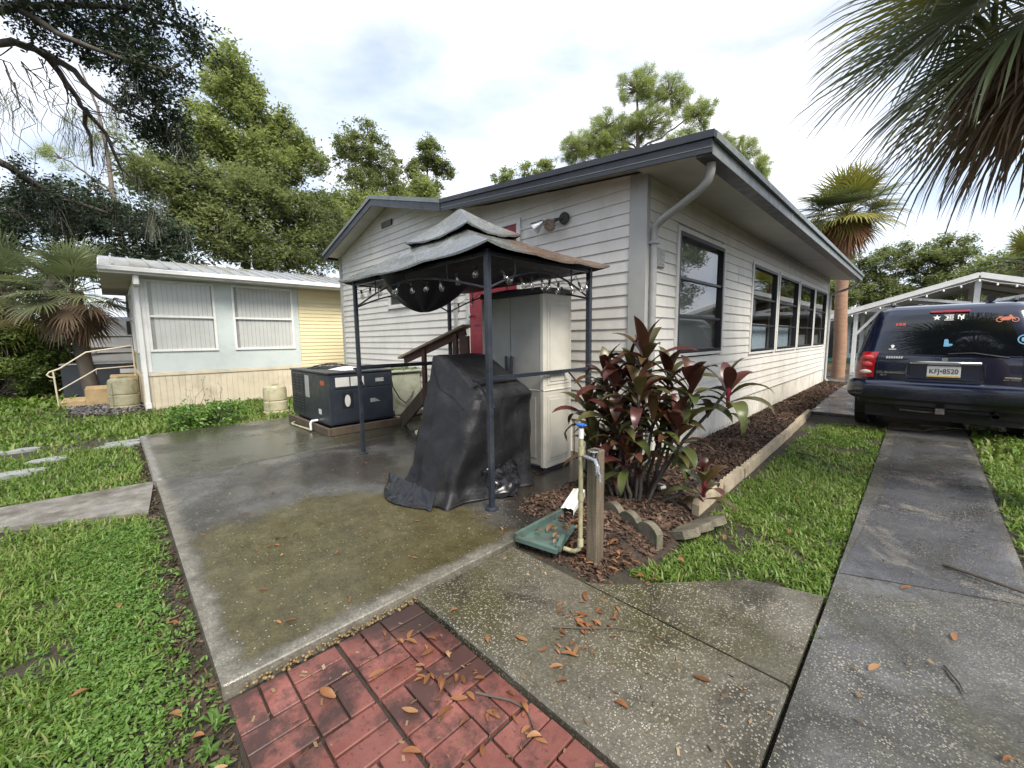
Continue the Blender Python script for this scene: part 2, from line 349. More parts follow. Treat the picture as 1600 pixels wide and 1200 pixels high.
def patio_material(name, algae_on):
    m = MT(name); wp = m.wpos(); x, y, z = m.xyz('World')
    base = m.ramp(m.noise(1.6, 7, .62, wp), [(.25, (.040, .038, .035)), (.5, (.086, .085, .082)), (.75, (.160, .156, .148))])
    # dark wet grime of its own shape
    g = m.ramp(m.noise(.75, 6, .6, wp, dist=.6), [(.40, 0), (.54, 1)])
    c = m.mix(m.math('MULTIPLY', g, .80), base, (.028, .024, .019))
    d1 = m.math('SUBTRACT', y, .2); d2 = m.math('SUBTRACT', -1.92, x); w = m.math('MULTIPLY', m.math('SUBTRACT', m.noise(3.6, 6, .65, wp), .5), .26)
    ed = m.math('MINIMUM', d1, d2)
    if algae_on:
        # olive algae film near the open corner of the slab
        dx = m.math('DIVIDE', m.math('ADD', x, 2.35), 1.45); dy = m.math('DIVIDE', m.math('SUBTRACT', y, .95), 1.05)
        r = m.math('SQRT', m.math('ADD', m.math('MULTIPLY', dx, dx), m.math('MULTIPLY', dy, dy)))
        r = m.math('ADD', r, m.math('MULTIPLY', m.math('SUBTRACT', m.noise(1.9, 6, .62, wp), .5), .8))
        am = m.math('MULTIPLY', m.smooth(r, 1.12, .92), m.smooth(m.math('ADD', ed, w), .03, .13))
        ac = m.ramp(m.noise(5, 6, .65, wp), [(.25, (.046, .040, .016)), (.55, (.078, .068, .029)), (.8, (.115, .102, .056))])
        c = m.mix(m.math('MULTIPLY', am, .93), c, ac)
        dry = m.ramp(m.noise(9, 6, .7, wp), [(.3, (.12, .112, .088)), (.7, (.235, .222, .185))])
        c = m.mix(m.math('MULTIPLY', m.smooth(m.math('ADD', ed, w), .12, .02), .85), c, dry)
    else:
        c = m.mix(.55, c, (.055, .055, .030))
        dry = m.ramp(m.noise(9, 6, .7, wp), [(.3, (.15, .15, .14)), (.7, (.26, .255, .24))])
        c = m.mix(m.math('MULTIPLY', m.smooth(m.math('ADD', d1, m.math('MULTIPLY', w, .3)), .08, .02), .8), c, dry)
    # soil washed over the house end
    so = m.smooth(m.math('ADD', m.math('SUBTRACT', m.math('ADD', y, m.math('MULTIPLY', x, .9)), .05), m.math('MULTIPLY', w, 2.0)), -.15, .35)
    if algae_on: c = m.mix(m.math('MULTIPLY', so, .9), c, (.020, .016, .012))
    grain = m.ramp(m.noise(75, 5, .75, wp), [(.30, .45), (.52, 1.0), (.70, 1.75)]); c = m.mix(.75, c, m.mix(1.0, c, grain, 'MULTIPLY'))
    blot = m.ramp(m.noise(14, 6, .75, wp), [(.32, .62), (.55, 1.0), (.72, 1.35)]); c = m.mix(.8, c, m.mix(1.0, c, blot, 'MULTIPLY'))
    fl = m.math('MULTIPLY', m.ramp(m.voro(60, vec=wp), [(.16, 1), (.28, 0)]), m.ramp(m.voro(60, out=1, vec=wp), [(.74, 0), (.8, 1)]))
    c = m.mix(fl, c, (.34, .32, .26))
    wet = m.ramp(m.noise(.9, 6, .62, wp), [(.47, .05 if not algae_on else .10), (.62, .48)])
    m.set(c, wet, 0, .5)
    m.bump(m.math('ADD', m.noise(120, 4, .65, wp), m.math('MULTIPLY', m.noise(9, 4, .6, wp), .7)), .22, .006)
    return m.m
m_patio = patio_material('wet_patio_concrete', True)
m_patio2 = patio_material('wet_far_patio_concrete', False)
m_path = simple('old_path_concrete', (.24, .225, .20), (.12, .115, .10), 9, .5, .5, 60, dirt=(.06, .048, .028), dscale=3.2, damt=.85)
m_stone = simple('stepping_stone', (.26, .28, .27), (.20, .21, .20), 7, .6, .3, 50, dirt=(.1, .1, .06), damt=.4)

# damp red pavers
m = MT('red_paver'); wp = m.wpos()
oi = m.n('ShaderNodeObjectInfo')
c = m.ramp(m.noise(5, 6, .6, wp), [(.3, (.145, .046, .035)), (.7, (.225, .092, .077))])
hs = m.n('ShaderNodeHueSaturation'); m.l(c, hs.inputs['Color']); m.l(m.math('ADD', m.math('MULTIPLY', oi.outputs['Random'], .4), .8), hs.inputs['Value'])
grime = m.math('MAXIMUM', m.math('MULTIPLY', m.ramp(m.math('ADD', m.noise(3.2, 8, .72, wp), m.math('MULTIPLY', oi.outputs['Random'], .12)), [(.50, 0), (.62, 1)]), .80),
               m.math('MULTIPLY', m.ramp(m.noise(60, 3, .6, wp), [(.60, 0), (.68, 1)]), .6))
px, py, pz = m.xyz('World')
gd = m.math('ADD', m.math('SUBTRACT', m.math('MULTIPLY', m.math('ADD', px, 1.6), -1.6), m.math('MULTIPLY', m.math('SUBTRACT', py, .85), -1.5)), m.math('MULTIPLY', m.noise(4, 5, .6, wp), .9))
grime = m.math('MAXIMUM', grime, m.math('MULTIPLY', m.smooth(gd, .35, .85), .9))
c = m.mix(grime, hs.outputs[0], (.022, .018, .016))
m.set(c, m.ramp(m.noise(2.4, 5, .6, wp), [(.38, .20), (.62, .58)]), 0, .38); m.bump(m.noise(140, 4, .6, wp), .35, .004); m_paver = m.m
m_joint = simple('dark_joint_soil', (.022, .018, .014), (.04, .032, .022), 20, .8, .6, 120)

# soil and lawn
m = MT('lawn_soil'); wp = m.wpos()
c = m.ramp(m.noise(6, 8, .7, wp), [(.3, (.022, .018, .012)), (.6, (.045, .038, .024)), (.8, (.075, .062, .042))])
soil = m.ramp(m.noise(1.2, 6, .62, wp), [(.56, 0), (.66, 1)]); c = m.mix(m.math('MULTIPLY', soil, .8), c, (.055, .045, .032))
m.set(c, .85); m.bump(m.noise(40, 6, .7, wp), .8, .03); m_lawn = m.m
m_soil = simple('dark_mulch_soil', (.022, .016, .012), (.045, .030, .021), 18, .9, .9, 60)
m_mulch = leafy('wood_mulch', [(.020, .013, .010), (.052, .031, .021), (.105, .062, .042), (.19, .13, .09)], .8, .0, 2)
m_grass = leafy('lawn_grass', [(.045, .090, .012), (.085, .155, .022), (.130, .205, .036), (.18, .24, .058), (.25, .21, .11)], .45, .30, .8)
m_weed = leafy('weed_leaves', [(.06, .12, .022), (.10, .19, .035), (.17, .26, .065)], .45, .25, 2)
m_gravel = leafy('gravel', [(.08, .075, .07), (.17, .16, .15), (.28, .27, .26)], .8, 0, 2)

# ---------------------------------------------------------------- ground
gz = -0.07
def gfn(x, y):
    s = 0.0
    return gz + 0.012*mnoise.noise(Vector((x*.9, y*.9, 0))) + 0.05*mnoise.noise(Vector((x*.1, y*.1, 3)))*min(1, (abs(x)+abs(y))/30)
xs = sorted(set([-400, -250, -150, -100, -70, -50, -40, -30] + [-24+i*.8 for i in range(38)] + [8, 12, 20, 35, 60, 100, 180, 400]))
ys = sorted(set([-400, -200, -100, -50, -25, -12] + [-8+i*.7 for i in range(40)] + [22, 28, 36, 50, 70, 100, 160, 400]))
g = MB(); nx = len(xs)
g.v = [(x, y, gfn(x, y) if abs(x) < 60 and abs(y) < 60 else gz) for y in ys for x in xs]
g.f = [(j*nx+i, j*nx+i+1, (j+1)*nx+i+1, (j+1)*nx+i) for j in range(len(ys)-1) for i in range(nx-1)]
tag(g.build('ground', m_lawn, smooth='all'), kind='structure')

# patio: two slabs with an open joint between them
def slab(name, x0, x1, y0, y1, z0, z1, mat, b=.012):
    return tag(MB().bbox(x0, x1, y0, y1, z0, z1, b).build(name, mat), kind='structure')
slab('patio_slab', -5.44, -1.92, .20, 4.0, -.18, 0.0, m_patio, .006)
slab('patio_slab', -8.27, -5.455, .18, 4.0, -.18, 0.006, m_patio2)
# walkway of exposed aggregate, the triangular infill, the drive
slab('walkway', -1.885, -.285, 1.085, 1.845, -.17, -.012, m_walk)
MBt = MB().prism([(-1.30, 1.855), (-.285, 1.855), (-.285, 2.66), (-.62, 2.55), (-1.16, 1.95)], 'z', -.17, -.020)
tag(MBt.build('walkway_infill', m_walk), kind='structure')
dr = MB().prism([(-.268, -3), (3.2, -3), (3.2, 2.3), (.55, 2.95), (.52, 3.7), (.53, 9.0), (-.30, 9.0), (-.268, 2.7)], 'z', -.17, -.024)
tag(dr.build('driveway', m_drive), kind='structure')
pl = MB().prism([(-.26, 3.0), (.48, 3.3), (.49, 9.0), (-.20, 9.0), (-.16, 5.0)], 'z', -.022, -.019)
tag(pl.build('driveway_overlay', m_drive2), kind='structure')
slab('wheel_strip', -1.50, -.48, 9.25, 16.0, -.17, -.01, m_drive2)
slab('wheel_strip', .55, 1.5, 9.0, 16.0, -.17, -.015, m_drive2)
slab('rear_drive', -3, 7, 16.0, 21.5, -.17, -.012, m_drive2)
pp = MB().prism([(-5.56, .19), (-5.66, -.8), (-6.2, -6), (-5.5, -6), (-5.05, -.8), (-4.56, .10)], 'z', -.15, -.03)
tag(pp.build('side_path', m_path), kind='structure')

# brick pavers in a basket weave of 8 bricks to a tile
bed = slab('brick_paving', -1.868, .45, .20, 1.078, -.20, -.048, m_joint)
brick = {}
U = .2125
for ti in range(5):
    for tj in range(2):
        X0 = -1.862 + ti*.432; Y0 = .208 + tj*.434
        for a in range(2):
            for b in range(2):
                ux, uy = X0 + a*U, Y0 + b*U
                lengthwise = (a + b) % 2 == 0
                for k in range(2):
                    bw, bl = U/2 - .0085, U - .0085
                    key = lengthwise
                    if key not in brick:
                        q = MB().bbox(-bl/2, bl/2, -bw/2, bw/2, -.03, .03, .0035) if lengthwise else MB().bbox(-bw/2, bw/2, -bl/2, bl/2, -.03, .03, .0035)
                        o = q.build('brick', m_paver, bed, local=True); brick[key] = o
                    else:
                        o = brick[key].copy(); col.objects.link(o); o.parent = bed
                    cx = ux + U/2 if lengthwise else ux + U/4 + k*U/2
                    cy = uy + U/4 + k*U/2 if lengthwise else uy + U/2
                    o.location = (cx, cy, -.058 + random.uniform(-.004, .004))
                    o.rotation_euler = (R(random.uniform(-.7, .7)), R(random.uniform(-.7, .7)), R(random.uniform(-.5, .5)))

# mulch bed along the house
mb = MB(); nxm, nym = 14, 110
def mfn(u, v):
    y = 1.95 + v*13.3
    xr = -1.26 - .02*max(0, y-4) if y > 3.2 else -1.12 - .25*max(0, (2.5-y))
    xl = -2.45 if y < 4.0 else -2.12
    x = xl + (xr-xl)*u
    edge = min(u, 1-u, v*6, (1-v)*6)
    return (x, y, -.06 + .10*min(1, edge*5) + .02*mnoise.noise(Vector((x*4, y*4, 1))) - (.03 if y < 2.4 else 0))
tag(mb.grid(mfn, nxm, nym).build('mulch_bed', m_soil, smooth='all'), kind='structure')

# ---------------------------------------------------------------- loose ground cover (stuff)
def quads(P, U_, V_):
    """one quad per row: centre P, half axes U_, V_"""
    V = np.stack([P-U_-V_, P+U_-V_, P+U_+V_, P-U_+V_], 1).reshape(-1, 3)
    return V, np.arange(len(V)).reshape(-1, 4)
def rand_unit(n):
    v = rng.normal(size=(n, 3)); return v/np.linalg.norm(v, axis=1, keepdims=True)
def chips(n, xf, lo, hi, flat=.35):
    pts = np.array([xf() for _ in range(n)]); d = rand_unit(n); d[:, 2] *= flat; d /= np.linalg.norm(d, axis=1, keepdims=True)
    e = np.cross(d, rand_unit(n) * np.array([.3, .3, 1])); e /= np.linalg.norm(e, axis=1, keepdims=True) + 1e-9
    l = rng.uniform(lo, hi, (n, 1))
    return quads(pts, d*l, e*l*rng.uniform(.25, .55, (n, 1)))
def inmulch():
    v = random.random()**1.5; p = mfn(random.uniform(.03, .97), v); return (p[0], p[1], p[2] + random.uniform(.0, .018))
V, F = chips(30000, inmulch, .008, .026)
tag(np_mesh('mulch_chips', V, F, m_mulch, rnd=np.repeat(rng.random(30000), 4)), 'brown shredded wood mulch along the white house skirting', 'mulch', kind='stuff')

def blades(pts, h, w, lean=.5):
    n = len(pts); az = rng.uniform(0, 2*np.pi, n); ln = rng.uniform(.1, lean, n); hh = h*np.where(rng.random(n) < .06, rng.uniform(1.3, 2.0, n), rng.uniform(.45, 1.25, n)); ww = w*rng.uniform(.7, 1.3, n)
    d = np.stack([np.cos(az), np.sin(az), np.zeros(n)], 1); s = np.stack([-np.sin(az), np.cos(az), np.zeros(n)], 1)
    up = np.array([0, 0, 1.])
    b0 = pts - s*ww[:, None]/2; b1 = pts + s*ww[:, None]/2
    mid = pts + up*(hh*.62)[:, None] + d*(hh*ln*.5)[:, None]
    m0 = mid - s*ww[:, None]*.45; m1 = mid + s*ww[:, None]*.45
    tip = pts + up*(hh*(1-.28*ln))[:, None] + d*(hh*ln*1.5)[:, None]
    V = np.stack([b0, b1, m1, m0, tip, tip + s*ww[:, None]*.08], 1).reshape(-1, 3)
    i = np.arange(n)[:, None]*6
    F = np.concatenate([i + np.array([[0, 1, 2, 3]]), i + np.array([[3, 2, 5, 4]])], 0)
    return V, F
def scatter(x0, x1, y0, y1, dens, keep):
    n = int((x1-x0)*(y1-y0)*dens); P = np.stack([rng.uniform(x0, x1, n), rng.uniform(y0, y1, n)], 1)
    k = np.array([keep(a, b) for a, b in P]); P = P[k]
    return np.column_stack([P, np.array([gfn(a, b) for a, b in P]) - .005])
def nz(x, y, s, o=0): return mnoise.noise(Vector((x*s, y*s, o)))
def left_ok(x, y):
    if y > .13 + .05*nz(x, 0, 3) - .05*(nz(x*2, y, 2) > 0) and x > -8.32: return False
    if x > -1.9 and y > .12: return False
    if -5.75 < x < -4.5 and y > -6:
        xl = -5.56 - (.2-y)*.1; xr = -4.56 - (.1-y)*.5 if y > -.8 else -5.05 - (-.8-y)*.09
        if xl < x < xr: return False
    dx, dy = x + 2.0, y - .02
    if x > -3.6 and y > -.02 + .10*nz(x, y, 4) and random.random() < .8: return False           # bare strip by the slab
    if (x+1.65)**2/.30 + (y+.05)**2/.05 < 1 + nz(x, y, 5) and random.random() < .85: return False   # bare patch by the pavers
    if nz(x, y, .9, 5) > .30 and random.random() < .7: return False
    if nz(x, y, 3.1, 15) > .30 and random.random() < .75: return False
    if -8.9 < x < -6.9 and -1.3 < y < .2 and nz(x, y, 2.2, 9) > .05 and random.random() < .7: return False
    if x < -11.9 and y > .3: return False
    if -14.6 < x < -11.9 and -1.3 < y < .45 and (x+13.2)**2/2.2 + (y-.1)**2/.9 < 1: return False   # bark bed by the steps
    return True
def right_ok(x, y):
    xl = -1.16 + .10*nz(0, y, 2.2) + (.06 if nz(x, y, 3, 2) > .1 else 0)
    if y > 8.4: return False
    if x < xl: return False
    if x > -.285 + .03*nz(x, y, 6): return False
    if y < 2.62 + .16*nz(x, 1, 3) - (.55*max(0, (-.55-x))/.6): return False
    if nz(x, y, 1.6, 7) > .34 and random.random() < .8: return False
    if nz(x, y, 3.3, 17) > .34 and random.random() < .7: return False
    return True
def far_right(x, y): return x > .56 + .04*nz(x, y, 5) and not (y < 3.3)
parts = [scatter(-4.6, -.9, -2.6, .2, 9000, left_ok), scatter(-8.4, -4.6, -3.5, .2, 3200, left_ok), scatter(-13.5, -8.4, -4.5, 5.5, 900, left_ok),
         scatter(-24, -13.5, -9, 1, 160, left_ok), scatter(-1.35, -.25, 1.95, 5.2, 9000, right_ok), scatter(-1.4, -.25, 5.2, 8.5, 3600, right_ok),
         scatter(-.292, -.264, 1.85, 2.62, 9000, lambda x, y: nz(x, y, 5, 3) > .08),
         scatter(.5, 2.6, 3.2, 7.0, 3500, far_right), scatter(.5, 3, 7, 15, 700, far_right)]
dims = [(.050, .0085), (.060, .012), (.075, .024), (.13, .06), (.038, .0095), (.042, .013), (.05, .006), (.055, .013), (.07, .03)]
VV, FF, RR = [], [], []; off = 0
for P, (h, w) in zip(parts, dims):
    V, F = blades(P, h, w, 1.0); VV.append(V); FF.append(F + off); off += len(V)
    RR.append(np.repeat(np.where(rng.random(len(P)) < .07, 1.25, np.clip(.42 + .26*rng.normal(size=len(P)), 0, .9)), 6))
tag(np_mesh('grass', np.concatenate(VV), np.concatenate(FF), m_grass, rnd=np.concatenate(RR)), 'short bright green coarse lawn grass', 'grass', kind='stuff')
# ================================================================ the main house
YF, XR = 4.02, -2.09            # front wall plane (faces -y), side wall plane (faces +x)
house = thing('mobile_home', 'grey white vinyl sided single storey home with charcoal roof edge and red door', 'house', (-5.9, 9.6, 0))
def zroof(x):                   # top of the roof over the front wall
    return 4.10 - .27*abs(x + 7.45) if x < -5.235 else 3.09 + .103*(-1.33 - x)
def xl_at(z): return max(-9.82, -7.45 - (4.0 - z)/.27)
def xr_at(z):
    if z <= 3.07: return XR
    if z <= 3.39: return -1.33 - (z + .10 - 3.09)/.103
    return min(-5.25, -7.45 + (4.0 - z)/.27)
def cut(a, b, holes):
    seg = [(a, b)]
    for h0, h1 in holes:
        n = []
        for s0, s1 in seg:
            if h1 <= s0 or h0 >= s1: n.append((s0, s1)); continue
            if s0 < h0: n.append((s0, h0))
            if h1 < s1: n.append((h1, s1))
        seg = n
    return seg
E0 = .1215; ZB = .409
front = MB().prism([(-9.80, -.05), (XR-.03, -.05), (XR-.03, 3.06), (-5.25, 3.38), (-7.45, 3.98), (-9.80, 3.34)], 'y', 4.035, 4.10).build('front_wall', m_siding, house)
side = MB()
WIN = [(4.79, 6.29)] + [(7.72, 9.28), (9.48, 11.16), (11.36, 13.06), (13.24, 14.9)]
wz = [(1.20, 2.63)] + [(1.13, 2.60)]*4
side.box(XR-.10, XR-.015, 4.10, 15.2, -.05, 1.13); side.box(XR-.10, XR-.015, 4.10, 15.2, 2.63, 3.05)
for s0, s1 in cut(4.10, 15.2, WIN): side.box(XR-.10, XR-.015, s0, s1, 1.13, 2.63)
side = side.build('side_wall', m_siding, house)
MB().box(-9.82, -9.74, 4.10, 15.2, -.05, 3.36).build('left_wall', m_siding, house)
MB().box(-9.74, XR-.10, 15.12, 15.2, -.05, 3.04).build('rear_wall', m_siding, house)
# lap siding, one board for each course; openings for the door and windows left clear
DOOR = (-5.03, -3.86, .86, 2.98); FW = (-7.56, -6.72, 2.03, 2.62)
for k in range(31):
    z0 = ZB + k*E0; z1 = z0 + E0 + .004
    holes = [(h[0], h[1]) for h in (DOOR, FW) if h[2] < z1 - .02 and h[3] > z0 + .02]
    z1c = min(z1, 3.99)
    for s0, s1 in cut(xl_at(z0), xr_at(z0), holes):
        q = MB()
        t0, t1 = max(s0, xl_at(z1c)), min(s1, xr_at(z1c))
        if t1 - t0 < .01: t0 = t1 = (t0+t1)/2 + .0
        o_, i_ = YF - .017, YF - .002
        q.add([(s0, o_, z0), (s1, o_, z0), (s1, YF+.014, z0), (s0, YF+.014, z0), (t0, i_, z1c), (t1, i_, z1c), (t1, YF+.014, z1c), (t0, YF+.014, z1c)],
              [(0,3,2,1),(4,5,6,7),(0,1,5,4),(1,2,6,5),(2,3,7,6),(3,0,4,7)])
        q.build('siding_board', m_siding, front)
random.seed(3)
for k in range(22):
    z0 = ZB + k*E0; z1 = z0 + E0 + .004; z1 = min(z1, 3.05)
    holes = [w for w, zz in zip(WIN, wz) if zz[0] < z1 - .02 and zz[1] > z0 + .02]
    # boards come in lengths: a lap joint somewhere along each course
    jt = random.choice([5.6, 7.0, 8.6, 10.4, 11.6, 13.1])
    for s0, s1 in cut(4.04, 15.16, holes):
        for a, b, e in ((s0, min(s1, jt), 0), (max(s0, jt-.03), s1, .0035)):
            if b - a < .02: continue
            q = MB()
            o_, i_ = XR + .017 + e, XR + .002 + e
            q.add([(o_, a, z0), (o_, b, z0), (XR-.014, b, z0), (XR-.014, a, z0), (i_, a, z1), (i_, b, z1), (XR-.014, b, z1), (XR-.014, a, z1)],
                  [(0,3,2,1),(4,5,6,7),(0,1,5,4),(1,2,6,5),(2,3,7,6),(3,0,4,7)])
            q.build('siding_board', m_siding, side)
# corner posts
MB().bbox(-2.262, XR+.026, 3.985, 4.012, -.03, 3.07, .003).bbox(XR-.01, XR+.026, 4.0125, 4.06, -.03, 3.05, .003).build('corner_post', m_trimgrey, house)
MB().bbox(-9.85, -9.74, 3.985, 4.014, -.03, 3.36, .003).build('corner_post', m_trimgrey, house)
MB().bbox(XR-.02, XR+.03, 15.14, 15.23, -.03, 3.05, .003).build('corner_post', m_trimwhite, house)
MB().bbox(-5.37, -5.29, 3.985, 4.004, .5, 3.2, .003).build('joint_strip', m_trimgrey, house)
# skirting of ribbed panels
def skirt_panel(w, n):
    q = MB(); prof = []
    for i in range(n):
        a = i*w/n; prof += [(a, 0), (a + w/n*.12, .014), (a + w/n*.62, .014), (a + w/n*.74, 0)]
    prof.append((w, 0)); vs = [(p[0], p[1], 0) for p in prof] + [(p[0], p[1], .45) for p in prof]
    m_ = len(prof); q.add(vs, [(i, i+1, m_+i+1, m_+i) for i in range(m_-1)]); return q
sk_s = MB().box(XR-.03, XR-.012, 4.06, 15.14, -.06, .405).build('skirting', m_skirt, house)
sk_f = MB().box(-9.74, -2.27, YF+.004, YF+.02, -.06, .405).build('skirting', m_skirt, house)
MB().bbox(XR-.012, XR+.024, 4.06, 15.14, .392, .408, .002).build('skirt_cap', m_trimwhite, sk_s)
rl = root_loc(house)
p0 = None
for i in range(28):
    if p0 is None: p0 = skirt_panel(.396, 3).build('skirting_panel', m_skirt, sk_s, local=True); o = p0
    else: o = p0.copy(); col.objects.link(o)
    o.rotation_euler = (0, 0, R(90)); o.location = Vector((XR - .008, 4.06 + i*.396, -.06)) - rl
    o.rotation_euler = (0, 0, R(-90)); o.location = Vector((XR - .008, 4.06 + (i+1)*.396, -.06)) - rl
for i in range(18):
    o = p0.copy(); col.objects.link(o); o.parent = sk_f; o.rotation_euler = (0, 0, 0); o.scale = (1, -1, 1)
    o.location = Vector((-9.74 + i*.414, YF + .002, -.06)) - rl
# roof
def slope_slab(pts, t, y0, y1, mat, name, parent):
    return MB().prism([(x, z) for x, z in pts] + [(x, z-t) for x, z in pts[::-1]], 'y', y0, y1).build(name, mat, parent)
roof = slope_slab([(-5.232, 3.492), (-1.345, 3.091)], .045, 3.71, 15.4, m_roof, 'roof', house)
roof2 = slope_slab([(-9.93, 3.43), (-7.45, 4.10), (-5.236, 3.503)], .045, 3.70, 15.4, m_roof, 'roof', house)
MB().prism([(-5.235, 3.498), (-1.325, 3.098), (-1.325, 3.038), (-5.235, 3.438)], 'y', 3.665, 3.709).build('drip_edge', m_fascia, roof)
MB().prism([(-5.235, 3.437), (-1.345, 3.037), (-1.345, 2.928), (-5.235, 3.325)], 'y', 3.685, 3.709).build('fascia', m_fascia, roof)
MB().prism([(-5.235, 3.375), (-1.340, 2.975), (-1.340, 2.968), (-5.235, 3.368)], 'y', 3.681, 3.6848).build('fascia_groove', m_fascia_lt, roof)
MB().box(-1.3445, -1.318, 3.71, 15.42, 3.035, 3.096).build('drip_edge', m_fascia_lt, roof)
fe = MB().box(-1.485, -1.352, 3.712, 15.40, 2.928, 3.034).build('fascia', m_fascia_lt, roof)  # coloured paler than the charcoal front to look lit
for y in (6.6, 9.5, 12.4): MB().box(-1.3518, -1.349, y, y+.05, 2.93, 3.033).build('fascia_lap', m_trimgrey, roof)
MB().box(-1.4848, -1.3522, 3.714, 15.398, 2.9235, 2.9275).build('fascia_return', m_fascia, roof)
MB().prism([(XR-.02, 3.045), (-1.486, 2.955), (-1.486, 2.965), (XR-.02, 3.055)], 'y', 3.712, 15.38).build('soffit', m_soffit, roof)
MB().prism([(-5.235, 3.43), (XR-.02, 3.105), (XR-.02, 3.095), (-5.235, 3.42)], 'y', 3.712, 4.03).build('soffit', m_soffit, roof)
# gable edge: light drip strip above a dark board
gs = [(-9.93, 3.435), (-7.45, 4.105), (-5.237, 3.508)]
def band(a, b, t0, t1): return [(p[0], p[1]-t0) for p in gs[a:b]] + [(p[0], p[1]-t1) for p in gs[a:b][::-1]]
MB().prism(band(0, 3, 0, .065), 'y', 3.655, 3.698).build('drip_edge', m_fascia_lt, roof2)
MB().prism(band(0, 3, .066, .185), 'y', 3.675, 3.698).build('fascia', m_fascia, roof2)
MB().box(-9.95, -9.925, 3.70, 15.4, 3.30, 3.42).build('fascia', m_fascia, roof2)
for i in range(8):      # soffit boards up both slopes
    for sgn in (-1, 1):
        a, b = i*.298, (i+1)*.298 - .006
        P = lambda d: (-7.45 + sgn*d, 3.985 - .27*d)
        if sgn > 0 and b > 2.2: continue
        MB().prism([P(a), P(b), (P(b)[0], P(b)[1]+.008), (P(a)[0], P(a)[1]+.008)], 'y', 3.702, 4.02).build('soffit_board', m_soffit, roof2)
v = MB().bbox(-7.68, -7.26, 3.985, 4.0, 3.60, 3.71, .004)
v = v.build('gable_vent', m_roomdark, house)
for i in range(5): MB().box(-7.66, -7.28, 3.978, 3.984, 3.612 + i*.02, 3.618 + i*.02).build('louvre', m_trimgrey, v)
MB().prism([(-9.82, 3.36), (-7.45, 4.0), (-7.45, 3.97), (-9.82, 3.33)], 'y', 3.995, 4.0).build('rake_strip', m_trimgrey, house)
# gutter pipes
def spout(path, w, d):
    q = MB()
    q.tube(path, w, 10); return q
ds = spout([(-1.425, 3.90, 2.926), (-1.428, 3.905, 2.86), (-1.45, 3.915, 2.79), (-1.52, 3.935, 2.735), (-1.70, 3.985, 2.665), (-1.92, 4.045, 2.585), (-1.985, 4.065, 2.555), (-2.022, 4.078, 2.51), (-2.03, 4.08, 2.44), (-2.03, 4.08, .06)], .038, 0).build('downspout', m_gutter, house, smooth=True)
MB().box(-2.076, -1.985, 4.03, 4.13, 2.36, 2.39).build('strap', m_gutter, ds); MB().box(-2.076, -1.985, 4.03, 4.13, .9, .93).build('strap', m_gutter, ds)
MB().tube([(-1.96, 4.06, 2.57), (-1.93, 4.05, 2.58)], .042, 10).build('joint_band', m_gutter, ds)
spout([(-1.42, 15.3, 2.92), (-1.44, 15.3, 2.83), (-1.55, 15.3, 2.76), (-1.95, 15.28, 2.62), (-2.03, 15.27, 2.55), (-2.03, 15.27, .10), (-1.95, 15.24, .03)], .035, 0).build('downspout', m_gutter, house, smooth=True)
# side windows: three lights each, black frames in white trim
def side_window(y0, y1, z0, z1, back, bars=(.36, .70)):
    fr = MB(); t = .045
    for a, b, c, d in ((y0, y1, z1-t, z1), (y0, y1, z0, z0+t), (y0, y0+t, z0+t, z1-t), (y1-t, y1, z0+t, z1-t)): fr.box(XR-.06, XR+.030, a, b, c, d)
    w = fr.build('window', m_black, house)
    tr = MB(); s = .055
    for a, b, c, d in ((y0-s, y1+s, z1, z1+s*.8), (y0-s, y1+s, z0-s*.7, z0), (y0-s, y0, z0, z1), (y1, y1+s, z0, z1)): tr.bbox(XR-.01, XR+.034, a, b, c, d, .004)
    tr.build('trim', m_trimwhite, w)
    lim = [0] + list(bars) + [1]; H = z1 - z0 - 2*t
    for i, f in enumerate(bars):
        zc = z1 - t - f*H; MB().bbox(XR-.04, XR+.018, y0+t, y1-t, zc-.017, zc+.017, .003).build('rail', m_black, w)
    for i in range(3):
        za, zb = z1 - t - lim[i+1]*H + .017*(i < 2), z1 - t - lim[i]*H - .017*(i > 0)
        MB().add([(XR-.012, y0+t, za), (XR-.012, y1-t, za), (XR-.010, y1-t, zb), (XR-.010, y0+t, zb)], [(0, 1, 2, 3)]).build('pane', m_glass, w)
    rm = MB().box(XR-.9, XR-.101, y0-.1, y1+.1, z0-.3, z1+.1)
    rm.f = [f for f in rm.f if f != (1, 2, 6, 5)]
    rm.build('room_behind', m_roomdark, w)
    def cl(u, v): return (XR - .115 - .012*math.sin(u*40), y0 + u*(y1-y0), z0 + v*(z1-z0))
    if back == 'screen': MB().grid(lambda u, v: (XR-.085, y0 + u*(y1-y0), z0 + v*(z1-z0)), 2, 2).build('shade', m_roomgrey, w)
    if back == 'curtain': MB().grid(lambda u, v: (XR - .115 - .012*math.sin(u*40), y0 + u*(y1-y0), z0 + v*(z1-z0)*.34), 50, 2).build('curtain', m_curtain, w)
    if back == 'half': MB().grid(lambda u, v: (XR - .115 - .012*math.sin(u*40), y0 + u*(y1-y0), z0 + v*(z1-z0)*.20), 50, 2).build('curtain', m_roomgrey, w)
    return w
for (a, b), (c, d), k in zip(WIN, wz, ['screen', 'curtain', 'curtain', 'half', 'half']): side_window(a, b, c, d, k)
